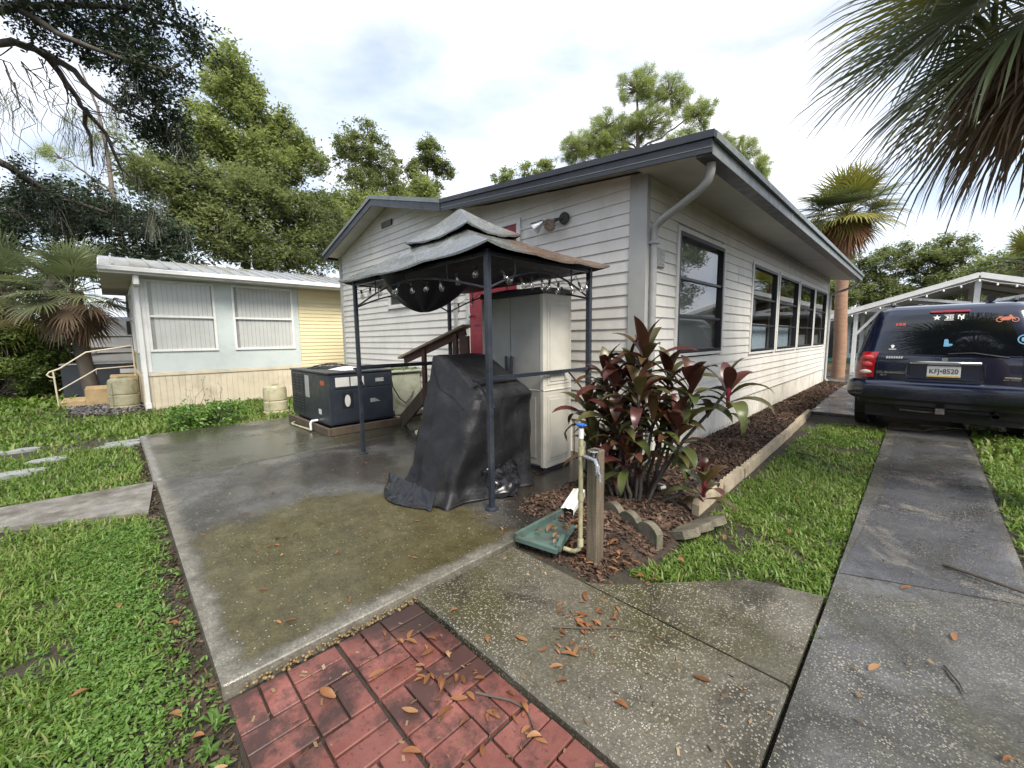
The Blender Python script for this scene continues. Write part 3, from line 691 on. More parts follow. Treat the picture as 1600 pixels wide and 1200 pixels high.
# front window and red door
fw = MB()
for a, b, c, d in ((-7.53, -6.75, 2.56, 2.60), (-7.53, -6.75, 2.06, 2.10), (-7.53, -7.49, 2.10, 2.56), (-6.79, -6.75, 2.10, 2.56)): fw.box(a, b, 3.99, 4.03, c, d)
fw = fw.build('window', m_trimwhite, house)
MB().box(-7.57, -6.71, 3.975, 3.999, 2.025, 2.06).build('sill', m_trimwhite, fw)
MB().add([(-7.49, 4.008, 2.10), (-6.79, 4.008, 2.10), (-6.79, 4.008, 2.56), (-7.49, 4.008, 2.56)], [(0, 1, 2, 3)]).build('pane', m_glass, fw)
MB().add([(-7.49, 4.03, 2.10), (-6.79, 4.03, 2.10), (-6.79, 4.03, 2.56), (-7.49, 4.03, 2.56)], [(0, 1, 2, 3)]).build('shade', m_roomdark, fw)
dr_ = MB().bbox(-4.97, -3.93, 3.99, 4.03, .90, 2.93, .004).build('door', m_red, house)
tr = MB()
for a, b, c, d in ((-5.04, -4.97, .88, 3.0), (-3.93, -3.86, .88, 3.0), (-4.97, -3.93, 2.935, 3.0)): tr.bbox(a, b, 3.975, 4.02, c, d, .004)
tr.build('trim', m_trimwhite, dr_)
for zz in (1.0, 1.62, 2.25):
    for xx in (-4.87, -4.42): MB().bbox(xx, xx+.40, 3.982, 3.9895, zz, zz+.5, .003).build('door_panel', m_red, dr_)
kn = MB().lathe([(.012, 0), (.012, .03), (.032, .045), (.034, .06), (.02, .075)], n=14)
kn.v = [(-4.90 + p[0], 3.985 - p[2], 1.76 + p[1]) for p in kn.v]; kn.build('door_knob', m_metal, dr_, smooth=True)
# twin flood lamps on a round box
fl = MB(); fl.lathe([(.065, 0), (.07, .01), (.07, .03), (.06, .04)], n=20); fl.v = [(-3.12 + p[0], 3.995 - p[2], 2.83 + p[1]) for p in fl.v]
fl = fl.build('flood_light', m_roomdark, house, smooth=True)
for (hx, hz, dx, dz, dy) in ((-3.22, 2.80, .15, -.55, -.8), (-3.40, 2.83, -.75, -.55, -.35)):
    d = Vector((dx, dy, dz)).normalized(); a = d.orthogonal().normalized(); b = d.cross(a); q = MB()
    prof = [(.018, -.02), (.03, 0), (.045, .05), (.075, .11), (.078, .125), (.066, .128), (.03, .115)]
    q.lathe(prof, n=18); base = Vector((hx, 3.90, hz)); q.v = [tuple(base + a*p[0] + b*p[1] + d*p[2]) for p in q.v]
    lh = q.build('lamp_head', m_metal, fl, smooth=True)
    MB().tube([(-3.12, 3.955, 2.83), tuple(base)], .014, 8).build('lamp_arm', m_roomdark, fl)
# house plate beside the corner
pt = MB().bbox(XR+.02, XR+.045, 4.225, 4.385, 2.15, 2.35, .012).build('number_plate', m_trimgrey, house)
for i in range(3): MB().bbox(XR+.0452, XR+.05, 4.255, 4.355, 2.18 + i*.052, 2.222 + i*.052, .002).build('plate_rib', m_gutter, pt)
# electrical disconnect and conduit
bx = MB().bbox(-6.74, -6.52, 3.90, 4.0, .52, .86, .008).build('disconnect_box', m_gutter, house)
MB().tube([(-6.62, 3.95, .52), (-6.62, 3.95, .02)], .018, 8).build('conduit', m_gutter, bx)
# television antenna on the roof
an = MB().tube([(-5.9, 9.0, 3.6), (-5.9, 9.0, 4.75)], .018, 6).build('antenna', m_gutter, house)
MB().tube([(-6.6, 9.4, 4.68), (-5.1, 8.6, 4.74)], .014, 6).build('boom', m_gutter, an)
for i in range(9):
    t = i/8; cx, cy, cz = -6.6 + 1.5*t, 9.4 - .8*t, 4.68 + .06*t
    MB().tube([(cx-.16, cy-.30, cz), (cx+.16, cy+.30, cz)], .008, 5).build('antenna_rod', m_gutter, an)

# ================================================================ the neighbour's house
XN, YN = -12.0, .42
nb = thing('neighbour_home', 'pale yellow mobile home with aqua sunroom and ribbed metal roof behind the patio', 'house', (-14.2, 5.5, -.05))
MB().box(XN-.12, XN-.025, YN+.02, 13, -.08, 2.9).build('wall', m_yellow, nb)
MB().box(-16.4, XN-.12, YN+.02, YN+.10, -.08, 2.95).build('end_wall', m_yellow, nb)
nw = MB().box(XN-.025, XN-.02, 3.69, 13, .66, 2.84).build('yellow_wall', m_yellow, nb)
for k in range(22):
    z0 = .70 + k*.0985; q = MB(); z1 = z0 + .102
    q.add([(XN+.006, 3.70, z0), (XN+.006, 13, z0), (XN-.02, 13, z0), (XN-.02, 3.70, z0), (XN-.008, 3.70, z1), (XN-.008, 13, z1), (XN-.02, 13, z1), (XN-.02, 3.70, z1)],
          [(0,3,2,1),(4,5,6,7),(0,1,5,4),(1,2,6,5),(2,3,7,6),(3,0,4,7)])
    q.build('siding_board', m_yellow, nw)
ap = MB().box(XN-.02, XN, .60, 3.68, .76, 1.22); ap.box(XN-.02, XN, 1.84, 2.18, 1.22, 2.84); ap.box(XN-.02, XN, .60, 1.84, 2.80, 2.84); ap.box(XN-.02, XN, 2.18, 3.68, 2.80, 2.84); ap.box(XN-.02, XN, 3.55, 3.68, 1.22, 2.80)
ap = ap.build('aqua_panel', m_aqua, nb)
for yy in (1.88, 2.14, 3.62):
    for i in range(9): MB().box(XN+.0005, XN+.006, yy, yy+.012, .9 + i*.22, .912 + i*.22).build('screw', m_gutter, ap)
for i in range(9): MB().box(XN+.0005, XN+.006, .75 + i*.34, .762 + i*.34, 1.185, 1.197).build('screw', m_gutter, ap)
MB().bbox(XN-.02, XN+.02, .42, 9, .68, .755, .005).build('belt_board', m_cream, nb)
MB().bbox(XN-.06, XN+.02, .42, .60, .76, 2.86, .006).build('corner_post', m_white, nb)
def nb_window(y0, y1, z0, z1, zr):
    fr = MB(); t = .05
    for a, b, c, d in ((y0, y1, z1-t, z1), (y0, y1, z0, z0+t), (y0, y0+t, z0+t, z1-t), (y1-t, y1, z0+t, z1-t), (y0+t, y1-t, zr-.022, zr+.022)): fr.bbox(XN-.02, XN+.028, a, b, c, d, .004)
    w = fr.build('window', m_white, nb)
    for za, zb in ((z0+t, zr-.022), (zr+.022, z1-t)):
        MB().add([(XN-.005, y0+t, za), (XN-.005, y1-t, za), (XN-.005, y1-t, zb), (XN-.005, y0+t, zb)], [(0, 1, 2, 3)]).build('pane', m_glassclear, w)
    MB().add([(XN-.0245, y0, z0), (XN-.0245, y1, z0), (XN-.0245, y1, z1), (XN-.0245, y0, z1)], [(0, 1, 2, 3)]).build('dark_behind', m_gutter, w)
    s0 = None; n = int((y1-y0-.12)/.088)
    for i in range(n):
        if s0 is None: s0 = MB().add([(0, -.042, z0+.04-1), (0, .042, z0+.04-1), (0, .042, z1-.04-1), (0, -.042, z1-.04-1)], [(0, 1, 2, 3)]).build('blind_slat', m_blind, w, local=True); o = s0
        else: o = s0.copy(); col.objects.link(o)
        o.location = Vector((XN-.0165, y0 + .16 + i*.088, 1)) - root_loc(nb); o.rotation_euler = (0, 0, R(random.uniform(4, 9)))
nb_window(.60, 1.84, 1.22, 2.80, 2.0); nb_window(2.18, 3.55, 1.22, 2.80, 2.0)
# end windows
for i, (x0, x1) in enumerate(((-12.62, -12.12), (-13.15, -12.66), (-14.3, -13.3))):
    fr = MB(); t = .04
    for a, b, c, d in ((x0, x1, 2.60, 2.66), (x0, x1, 1.20, 1.26), (x0, x0+t, 1.26, 2.60), (x1-t, x1, 1.26, 2.60), (x0+t, x1-t, 1.98, 2.02)): fr.box(a, b, YN-.02, YN+.02, c, d)
    w = fr.build('window', m_white, nb)
    MB().add([(x0+t, YN+.005, 1.26), (x1-t, YN+.005, 1.26), (x1-t, YN+.005, 2.60), (x0+t, YN+.005, 2.60)], [(0, 1, 2, 3)]).build('pane', m_glassdark, w)
MB().box(-13.2, XN-.06, YN-.004, YN+.019, .76, 1.19).build('aqua_panel', m_aqua, nb)
sk = MB().box(XN-.024, XN-.01, YN, 10, -.10, .68).build('skirting', m_cream, nb)
b0 = None
for i in range(40):
    if b0 is None: b0 = MB().bbox(0, .012, 0, .108, -.40, .375, .003).build('skirting_board', m_cream, sk, local=True); o = b0
    else: o = b0.copy(); col.objects.link(o)
    o.location = Vector((XN-.012 + random.uniform(0, .003), .47 + i*.1135, .30)) - root_loc(nb)
MB().box(-16.4, XN-.03, YN-.006, YN+.019, -.10, .68).build('skirting', m_cream, nb)
# roof: white eave, ribbed metal sheets
rf = MB().prism([(-11.55, 2.97), (-14.2, 3.55), (-16.9, 2.97), (-16.9, 2.94), (-14.2, 3.52), (-11.55, 2.94)], 'y', -.06, 13).build('roof', m_metalroof, nb)
MB().box(-11.56, -11.52, -.07, 13, 2.83, 2.955).build('fascia', m_white, rf); MB().bbox(-11.52, -11.44, -.08, 13, 2.87, 2.965, .012).build('gutter', m_white, rf)
MB().prism([(-11.55, 2.93), (-14.2, 3.51), (-14.2, 3.42), (-11.55, 2.83)], 'y', -.075, -.061).build('fascia', m_white, rf)
MB().prism([(-14.2, 3.51), (-16.9, 2.93), (-16.9, 2.83), (-14.2, 3.42)], 'y', -.075, -.061).build('fascia', m_white, rf)
MB().box(-16.9, -11.56, -.06, 13, 2.835, 2.845).build('soffit', m_soffit, rf)
r0 = None
for i in range(28):
    if r0 is None: r0 = MB().prism([(-11.55, 2.971), (-14.2, 3.551), (-14.2, 3.585), (-11.55, 3.005)], 'y', -.02, .02).build('roof_rib', m_metalroof, rf); o = r0
    else: o = r0.copy(); col.objects.link(o)
    o.location = Vector((0, .15 + i*.30, 0))
dsn = MB().bbox(-11.97, -11.90, .43, .51, .10, 2.62, .008).build('downspout', m_white, nb)
MB().bbox(-11.95, -11.56, .42, .52, 2.62, 2.83, .02).build('outlet', m_white, dsn); MB().bbox(-11.98, -11.86, .42, .52, -.03, .10, .01).build('shoe', m_white, dsn)

# steps, pipe rail, dark unit beside the neighbour
st = thing('tan_steps', 'tan concrete steps rising to the end of the yellow home', 'steps', (-14.3, -.3, -.07))
for i, (y0, y1, z1) in enumerate(((-.95, -.55, .10), (-.55, -.10, .36), (-.10, .40, .62))): MB().bbox(-14.7, -13.75, y0, y1, -.1, z1, .012).build('step', m_tan, st)
hr = thing('pipe_handrail', 'thin cream pipe handrail beside the tan steps', 'handrail', (-14.0, -.95, -.07))
MB().tube([(-13.8, -.98, -.07), (-13.8, -1.0, .80)], .016, 8).build('post', m_cream, hr, smooth=True)
MB().tube([(-13.8, -.98, .66), (-13.8, -1.06, .68), (-13.8, -1.1, .73), (-13.8, -1.06, .79), (-13.8, -.9, .86), (-13.8, -.45, 1.22), (-13.8, .35, 1.36)], .016, 8).build('top_rail', m_cream, hr, smooth=True)
MB().tube([(-13.8, -.95, .36), (-13.8, -.3, .82), (-13.8, .38, .86)], .013, 8).build('lower_rail', m_cream, hr, smooth=True)
MB().tube([(-13.8, .36, .5), (-13.8, .36, 1.37)], .018, 8).build('post', m_cream, hr)
ac2 = thing('dark_heat_pump', 'dark grey boxed heat pump behind the tan steps', 'heat pump', (-16.4, -.1, -.07))
MB().bbox(-17.2, -15.6, -1.0, .9, -.05, .86, .02).build('casing', m_ac, ac2); MB().bbox(-17.22, -15.58, -1.02, .92, .862, .90, .01).build('lid', m_trimgrey, ac2)
for a, b in ((-.65, -.35), (.1, .55)): MB().box(-15.598, -15.592, a, b, .60, .72).build('label_plate', m_label, ac2)
tag(MB().prism([(-15 + 1.9*math.cos(t/14*2*math.pi)*(1+.2*math.sin(t*2.3)) + 1.6, -.1 + .85*math.sin(t/14*2*math.pi)*(1+.2*math.cos(t*1.7))) for t in range(14)], 'z', -.12, -.045).build('bark_bed', m_soil), kind='structure')
def in_bark():
    a = random.uniform(0, 6.283); r = math.sqrt(random.random()); return (-13.4 + 1.7*r*math.cos(a), -.1 + .75*r*math.sin(a), -.04 + random.uniform(0, .02))
V, F = chips(2500, in_bark, .02, .05)
tag(np_mesh('bark_chips', V, F, m_gravel, rnd=np.repeat(rng.random(2500), 4)), 'grey bark and gravel litter around the tan steps', 'bark', kind='stuff')
def ring_tank(label, x, y, r, h):
    t = thing('propane_tank_cover', label, 'tank cover', (x, y, gz), 'propane tank covers')
    k = h/.6; q = MB()
    q.lathe([(r*1.02, 0), (r*1.03, .05*k), (r*.93, .06*k), (r*.93, .075*k), (r*.97, .085*k), (r*.98, .26*k), (r*.9, .275*k), (r*.9, .29*k), (r*.96, .30*k), (r*.97, .50*k), (r*.9, .57*k), (r*.7, .60*k), (r*.3, .605*k)], (x, y, gz), 28)
    q.build('body', m_tank, t, smooth=True)
    MB().tube([(x+r*.72, y-r*.72, gz), (x+r*.72, y-r*.72, gz+.52*k), (x+r*.3, y-r*.3, gz+.62*k), (x-r*.4, y+r*.4, gz+.62*k)], .014, 6).build('strap', m_tank, t)
    MB().lathe([(r*1.08, 0), (r*1.08, .03)], (x, y, gz-.01), 28).build('base_ring', m_tank, t)
ring_tank('cream mossy tank cover standing on the grass beside the dark heat pump', -9.41, 2.33, .225, .58)
ring_tank('cream tank cover standing by the tan steps and corner of the aqua sunroom', -12.85, .10, .27, .70)
# trailers far left
def trailer(name, label, c, w, l, h, mat, z0):
    t = thing(name, label, 'trailer', (c[0], c[1], gz))
    q = MB(); sec = []
    for k in range(24):
        a = 2*math.pi*k/24; ca, sa = math.cos(a), math.sin(a); sec.append((math.copysign(abs(ca)**.35, ca), math.copysign(abs(sa)**.35, sa)))
    def fn(u, v):
        s = sec[int(round(u*24)) % 24]; e = 1 - .10*abs(2*v-1)**6
        return (c[0] + s[0]*w/2*e, c[1] + (v-.5)*l, z0 + h/2 + s[1]*h/2*e)
    q.grid(fn, 24, 11, True); n = len(q.v); q.f += [tuple(range(24))[::-1], tuple(range(n-24, n))]
    q.build('body', mat, t, smooth=True)
    xf = c[0] + w/2
    for z in (.32, .42, .62): MB().bbox(xf-.01, xf+.03, c[1]-l*.46, c[1]+l*.46, z0+h*z, z0+h*z+.05, .008).build('trim_rib', m_gutter, t)
    for yy in (-.28, .05): MB().bbox(xf-.01, xf+.025, c[1]+l*yy, c[1]+l*yy+.8, z0+h*.66, z0+h*.9, .01).build('window', m_black, t)
    for yy in (-.10, .06):
        wq = MB().lathe([(.2, -.1), (.34, -.09), (.34, .09), (.2, .1)], n=20); wq.v = [(xf-.15 + p[2], c[1] + l*yy + p[0], .27 + p[1]) for p in wq.v]; wq.build('wheel', m_black, t)
    return t
trailer('travel_trailer', 'silver grey travel trailer behind the tan steps', (-22.2, 2.3), 2.4, 6.6, 2.0, m_trailer, .45)
trailer('travel_trailer', 'pale white trailer beyond the hedge at the far left edge', (-27.5, -5.2), 2.4, 5.5, 2.5, m_trailerlt, .5)
# weathered stepping stones
random.seed(11)
SL = ['mossy grey stepping stone touching the patio corner', 'long grey stepping stone in the grass left of the patio corner', 'grey stepping stone half sunk in the grass, nearest the side path',
      'pale stepping stone at the left edge of the photo, nearer the side path', 'faint stepping stone at the left edge of the photo, nearer the yellow home']
for (x, y, a, b), lb in zip(((-8.0, -.05, .16, .24), (-8.25, .02, .08, .22), (-7.68, -.70, .14, .20), (-7.15, -.92, .14, .28), (-8.7, -1.05, .12, .24)), SL):
    q = MB().prism([(x + a*math.cos(t)*random.uniform(.85, 1.1), y + b*math.sin(t)*random.uniform(.85, 1.1)) for t in [i*2*math.pi/11 for i in range(11)]], 'z', gz-.05, gz+.035)
    tag(q.build('stepping_stone', m_stone), lb, 'stone', 'stepping stones left of the patio')

# ================================================================ the white gabled carport beyond the car
cp = thing('carport', 'white gabled carport with open trusses beyond the blue car', 'carport', (1.1, 23.5, 0))
PK, EV, HW, YC = 3.22, 2.02, 3.85, 20.0
def zc(x): return PK - (PK-EV)*abs(x-1.1)/HW
for yy in (YC, YC+2.4, YC+4.8):
    for s in (-1, 1):
        MB().beam((1.1, yy, PK-.06), (1.1 + s*HW, yy, EV-.06), .05, .14).build('rafter', m_white, cp)
        MB().beam((1.1 + s*.10, yy+.02, 2.38), (1.1 + s*1.5, yy+.02, zc(1.1 + s*1.5)-.12), .045, .09).build('truss_web', m_white, cp)
        MB().beam((1.1 + s*2.9, yy+.02, 1.45), (1.1 + s*2.2, yy+.02, zc(2.2+1.1)-.14), .05, .09).build('knee_brace', m_white, cp)
        MB().bbox(1.1 + s*2.95-.06, 1.1 + s*2.95+.06, yy-.06, yy+.06, -.05, zc(4.05)-.1, .006).build('post', m_white, cp)
    MB().beam((1.1-2.95, yy+.025, 2.30), (1.1+2.95, yy+.025, 2.30), .05, .13).build('tie_beam', m_white, cp)
    MB().box(1.03, 1.17, yy-.03, yy+.03, 2.3, PK-.1).build('king_post', m_white, cp)
crf = MB().prism([(1.1-HW-.1, EV), (1.1, PK+.03), (1.1+HW+.1, EV), (1.1+HW+.1, EV+.05), (1.1, PK+.09), (1.1-HW-.1, EV+.05)], 'y', YC-.25, 27).build('roof', m_white, cp)
for s in (-1, 1): MB().beam((1.1, YC-.28, PK+.03), (1.1 + s*(HW+.1), YC-.28, EV-.01), .04, .16).build('barge_board', m_white, crf)
for s in (-1, 1):
    for i in range(13):
        d = .3*i + .1; P = lambda q: (1.1 + s*q, PK+.022 - (PK+.03-EV)*q/(HW+.1))
        MB().prism([P(d), P(d+.285), (P(d+.285)[0], P(d+.285)[1]-.01), (P(d)[0], P(d)[1]-.01)], 'y', YC-.2, 27).build('ceiling_board', m_tanwall, crf)
w = MB(); w.box(-4.5, 7, 25.0, 25.12, -.1, 1.0); w.box(-4.5, -3.25, 25.0, 25.12, 1.0, 2.2); w.box(-1.55, 7, 25.0, 25.12, 1.0, 2.2); w.box(-4.5, 7, 25.0, 25.12, 2.2, 2.6)
w.build('rear_wall', m_tanwall, cp)
MB().box(-3.25, -2.62, 24.9, 24.99, .30, 2.16).build('dark_doorway', m_roomdark, cp)
fd = MB()
for a, b, c, d in ((-2.60, -2.46, .32, 2.14), (-1.72, -1.58, .32, 2.14), (-2.46, -1.72, 2.0, 2.14), (-2.46, -1.72, .32, .55)): fd.box(a, b, 24.90, 24.96, c, d)
fd = fd.build('french_door', m_white, cp)
MB().add([(-2.46, 24.94, .55), (-1.72, 24.94, .55), (-1.72, 24.94, 2.0), (-2.46, 24.94, 2.0)], [(0, 1, 2, 3)]).build('pane', m_roomgrey, fd)
for i in range(1, 3): MB().box(-2.46 + .2467*i - .012, -2.46 + .2467*i + .012, 24.915, 24.935, .55, 2.0).build('glazing_bar', m_white, fd)
for i in range(1, 5): MB().box(-2.46, -1.72, 24.912, 24.932, .55 + .29*i - .012, .55 + .29*i + .012).build('glazing_bar', m_white, fd)
MB().bbox(-4.4, .2, 21.5, 24.9, -.1, .30, .01).build('deck', m_tan, cp); MB().box(-4.38, .18, 21.52, 24.88, .301, .312).build('deck_carpet', m_green, cp)
MB().bbox(-4.2, 0, 21.1, 21.5, -.1, .13, .01).build('deck_step', m_tan, cp); MB().box(-4.38, .18, 21.48, 21.51, .24, .312).build('deck_edge', m_green, cp)
lamp = thing('string_light', 'white party bulbs strung along the carport eave', 'string light', (-1, 19.7, 2.2))
MB().tube([(-2.7 + i*.38, 19.66, zc(-2.7 + i*.38) - .12 - .03*(i % 2)) for i in range(14)], .006, 5).build('wire', m_white, lamp)
for i in range(14): MB().lathe([(.008, .05), (.02, .03), (.03, 0), (.02, -.025), (.004, -.035)], (-2.7 + i*.38, 19.66, zc(-2.7 + i*.38) - .18 - .03*(i % 2)), 8).build('bulb', m_white, lamp)
# ================================================================ grill gazebo
gx0, gx1, gy0, gy1 = -4.83, -2.42, 2.13, 3.50
gzb = thing('grill_gazebo', 'black metal grill gazebo with sagging grey two tier canopy', 'gazebo', (-3.62, 2.82, 0))
for (x, y, sx, sy) in ((gx0, gy0, 1, 1), (gx1, gy0, -1, 1), (gx0, gy1, 1, -1), (gx1, gy1, -1, -1)):
    p = MB().bbox(x-.021, x+.021, y-.021, y+.021, 0, 2.10, .004).bbox(x+sx*.026-.008, x+sx*.026+.008, y-.015, y+.015, .9, 2.06, .003).build('post', m_darkmetal, gzb)
    MB().lathe([(.055, 0), (.055, .012), (.03, .022)], (x, y, .001), 14).build('foot', m_darkmetal, p)
def arch(p, q, z0, rise, n=15):
    p, q = Vector(p), Vector(q); return [(p.x + (q.x-p.x)*t/(n-1), p.y + (q.y-p.y)*t/(n-1), z0 + rise*math.sin(math.pi*t/(n-1))) for t in range(n)]
for a, b in (((gx0, gy0), (gx1, gy0)), ((gx0, gy1), (gx1, gy1)), ((gx0, gy0), (gx0, gy1)), ((gx1, gy0), (gx1, gy1))):
    pa, pb = (a[0], a[1], 0), (b[0], b[1], 0)
    MB().beam((a[0], a[1], 2.07), (b[0], b[1], 2.07), .022, .03).build('top_beam', m_darkmetal, gzb)
    ar = MB().tube(arch(pa, pb, 1.80, .19), .010, 7).build('arch_brace', m_darkmetal, gzb, smooth=True)
    for t in (.22, .5, .78):
        x, y = a[0] + (b[0]-a[0])*t, a[1] + (b[1]-a[1])*t
        MB().tube([(x, y, 1.80 + .19*math.sin(math.pi*t)), (x, y, 2.06)], .007, 6).build('strut', m_darkmetal, ar)
for x, s in ((gx0, -1), (gx1, -1)):         # side shelf frames
    sh = MB().beam((x, gy0, 1.09), (x, gy1, 1.09), .028, .03).build('shelf_bar', m_darkmetal, gzb)
    xi = x + s*.26
    MB().beam((xi, gy0+.04, 1.05), (xi, gy1-.04, 1.05), .024, .026).build('inner_bar', m_darkmetal, sh)
    for y in (gy0+.05, gy1-.05): MB().beam((x, y, 1.075), (xi, y, 1.055), .02, .02).beam((x, y, .84), (xi+.04*-s, y, 1.045), .014, .014).build('shelf_bracket', m_darkmetal, sh)
# canopy fabric: faded grey above, near black below
m = MT('faded_canopy'); wp = m.wpos(); xx, yy, zz = m.xyz('World')
base = m.ramp(m.noise(3, 6, .6, wp), [(.3, (.042, .045, .050)), (.7, (.105, .110, .118))])
mott = m.mix(m.math('MULTIPLY', m.ramp(m.noise(26, 5, .75, wp), [(.42, 0), (.58, 1)]), .7), base, (.16, .172, .14))
rust = m.ramp(m.noise(18, 6, .7, wp), [(.3, (.055, .035, .025)), (.7, (.16, .10, .065))])
k = m.smooth(m.math('ADD', m.math('SUBTRACT', xx, m.math('MULTIPLY', m.math('SUBTRACT', yy, 2.8), -1.3)), m.math('MULTIPLY', m.noise(2, 4, .6, wp), .5)), -2.75, -2.35)
m.set(m.mix(m.math('MULTIPLY', k, .85), mott, rust), m.ramp(m.noise(5, 4, .6, wp), [(.3, .16), (.7, .45)]), 0, .6); m.bump(m.noise(60, 4, .65, wp), .25, .008); m_canopy = m.m
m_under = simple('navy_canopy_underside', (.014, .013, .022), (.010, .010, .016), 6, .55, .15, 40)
def tier(name, o4, i4, zo, zi, sag, nu=26, nv=12, wr=.012, ear=0.0, es=.012, sc=0.0):
    top, bot = MB(), MB()
    for k in range(4):
        A, B = o4[k], o4[(k+1) % 4]; a, b = i4[k], i4[(k+1) % 4]
        def fn(u, v, dz=0):
            ox, oy = A[0] + (B[0]-A[0])*u, A[1] + (B[1]-A[1])*u; ix, iy = a[0] + (b[0]-a[0])*u, a[1] + (b[1]-a[1])*u
            x, y = ox + (ix-ox)*v, oy + (iy-oy)*v; z = zo + (zi-zo)*v - sag*math.sin(math.pi*v)*(.35 + .65*math.sin(math.pi*u))
            e = math.sin(math.pi*v)*math.sin(math.pi*u)
            z += wr*e*math.sin(13*v + 3*mnoise.noise(Vector((x*2, y*2, 0)))) + wr*e*1.5*mnoise.noise(Vector((x*5, y*5, zo)))
            z += ear*(abs(2*u-1)**3)*(1-v) - es*math.sin(math.pi*u)*(1-v) - sc*abs(math.sin(3*math.pi*u))*(1-v)**3
            return (x, y, z+dz)
        top.grid(fn, nu, nv); bot.grid(lambda u, v: fn(u, v, -.014), nu, nv)
        top.grid(lambda u, v: (fn(u, 0)[0], fn(u, 0)[1], fn(u, 0)[2] - .001 - .016*v - .004*v*math.sin(u*23)), nu, 2)       # short hem
    t = top.build(name, m_canopy, gzb, smooth='all', fix=False); bot.build('lining', m_under, t, smooth='all', fix=False); return t
cx, cy = -3.625, 2.815
def rect(hx, hy, dx=0, dy=0): return [(cx-hx+dx, cy-hy+dy), (cx+hx+dx, cy-hy+dy), (cx+hx+dx, cy+hy+dy), (cx-hx+dx, cy+hy+dy)]
tier('lower_canopy', rect(1.36, .81), rect(.47, .29), 2.125, 2.46, .045, wr=.024, es=.030, sc=.020)
tier('upper_canopy', rect(.56, .36), rect(.03, .02), 2.50, 2.80, .05, 18, 9, .008, ear=0, es=.055)
for dx in (-.48, .48): MB().tube([(cx+dx, cy-.3, 2.45), (cx+dx*.6, cy-.2, 2.58)], .009, 6).tube([(cx+dx, cy+.3, 2.45), (cx+dx*.6, cy+.2, 2.58)], .009, 6).build('vent_strut', m_darkmetal, gzb)
def pouch(u, v):
    a = 2*math.pi*u; r = 1 - v; k = 1 + .10*math.sin(3*a) + .05*math.sin(7*a)
    x = -4.0 + .74*r*k*math.cos(a); y = 2.58 + .44*r*k*math.sin(a)
    z = 2.10 - .38*(1 - r**1.7)**1.0 + .02*math.sin(9*a)*r*(1-r)*4
    return (x - .05*(1-r), y, z)
MB().grid(pouch, 40, 14, True).build('sagging_liner', m_under, gzb, smooth='all')

def liner(u, v):
    x, y = gx0 + .03 + (gx1-gx0-.06)*u, gy0 + .03 + (gy1-gy0-.06)*v; e = (math.sin(math.pi*u)*math.sin(math.pi*v))**.45
    return (x, y, 2.075 - .11*e + .03*math.sin(u*9 + 2*v)*e + .02*mnoise.noise(Vector((x*3, y*3, 0)))*e)
MB().grid(liner, 34, 24).build('inner_liner', m_under, gzb, smooth='all')
# string lights under the canopy edge
m_wire = simple('black_wire', (.012, .012, .014), None, 10, .5)
def string_light(label, pts, seed):
    random.seed(seed); t = thing('string_light', label, 'string light', pts[0], 'string lights on the gazebo')
    w = []; bulbs = []
    for i in range(len(pts)-1):
        p, q = Vector(pts[i]), Vector(pts[i+1])
        for j in range(6):
            f = j/6; w.append(p.lerp(q, f) - Vector((0, 0, .035*math.sin(math.pi*f))))
        bulbs.append(p.lerp(q, .5) - Vector((0, 0, .04)))
    w.append(Vector(pts[-1])); MB().tube(w, .0035, 5).build('wire', m_wire, t)
    for b in bulbs:
        d = Vector((random.uniform(-.5, .5), random.uniform(-.5, .5), -1)).normalized(); a = d.orthogonal().normalized(); c = d.cross(a)
        q = MB().lathe([(.006, .02), (.012, .035), (.023, .055), (.026, .075), (.018, .095), (.003, .104)], n=12); q.v = [tuple(b + a*v[0] + c*v[1] + d*v[2]) for v in q.v]
        bo = q.build('bulb', m_bulb, t, smooth=True)
        q = MB().lathe([(.011, -.012), (.012, .026)], n=10); q.v = [tuple(b + a*v[0] + c*v[1] + d*v[2]) for v in q.v]; q.build('socket', m_wire, bo)
        q = MB().lathe([(.002, .03), (.007, .05), (.002, .08)], n=6); q.v = [tuple(b + a*v[0] + c*v[1] + d*v[2]) for v in q.v]; q.build('filament', m_metal, bo)
random.seed(21)
string_light('clear bulb string light along the front gazebo beam', [(gx0 + .08 + i*.225, gy0 + random.uniform(-.05, .05), 2.03 + random.uniform(-.07, .03)) for i in range(11)], 1)
string_light('clear bulb string light along the cabinet side gazebo beam', [(gx1 + random.uniform(-.06, .05), gy0 + .1 + i*.125, 2.03 + random.uniform(-.11, .03)) for i in range(11)], 2)
string_light('clear bulb string light along the rear gazebo beam by the door', [(gx0 + .1 + i*.3, gy1 + random.uniform(-.03, .03), 1.97 + random.uniform(-.05, .05)) for i in range(8)], 3)

# ================================================================ covered grill
m = MT('black_vinyl_cover'); wp = m.wpos(); px, py, pz = m.xyz('World')
c = m.ramp(m.noise(4, 6, .6, wp), [(.3, (.005, .005, .006)), (.7, (.010, .010, .012))])
dust = m.math('MULTIPLY', m.ramp(m.noise(7, 7, .75, wp, stretch=(1, 1, .3)), [(.50, 0), (.70, 1)]), .25)
c = m.mix(dust, c, (.055, .055, .06))
m.set(c, m.ramp(m.noise(3, 4, .6, wp), [(.3, .38), (.7, .60)]), 0, .45)
m.bump(m.math('ADD', m.noise(9, 5, .6, wp), m.math('MULTIPLY', m.noise(160, 2, .5, wp), .2)), .55, .02); m_cover = m.m
grill = thing('covered_grill', 'barbecue grill under a crumpled black vinyl cover', 'grill', (-2.98, 2.35, 0))
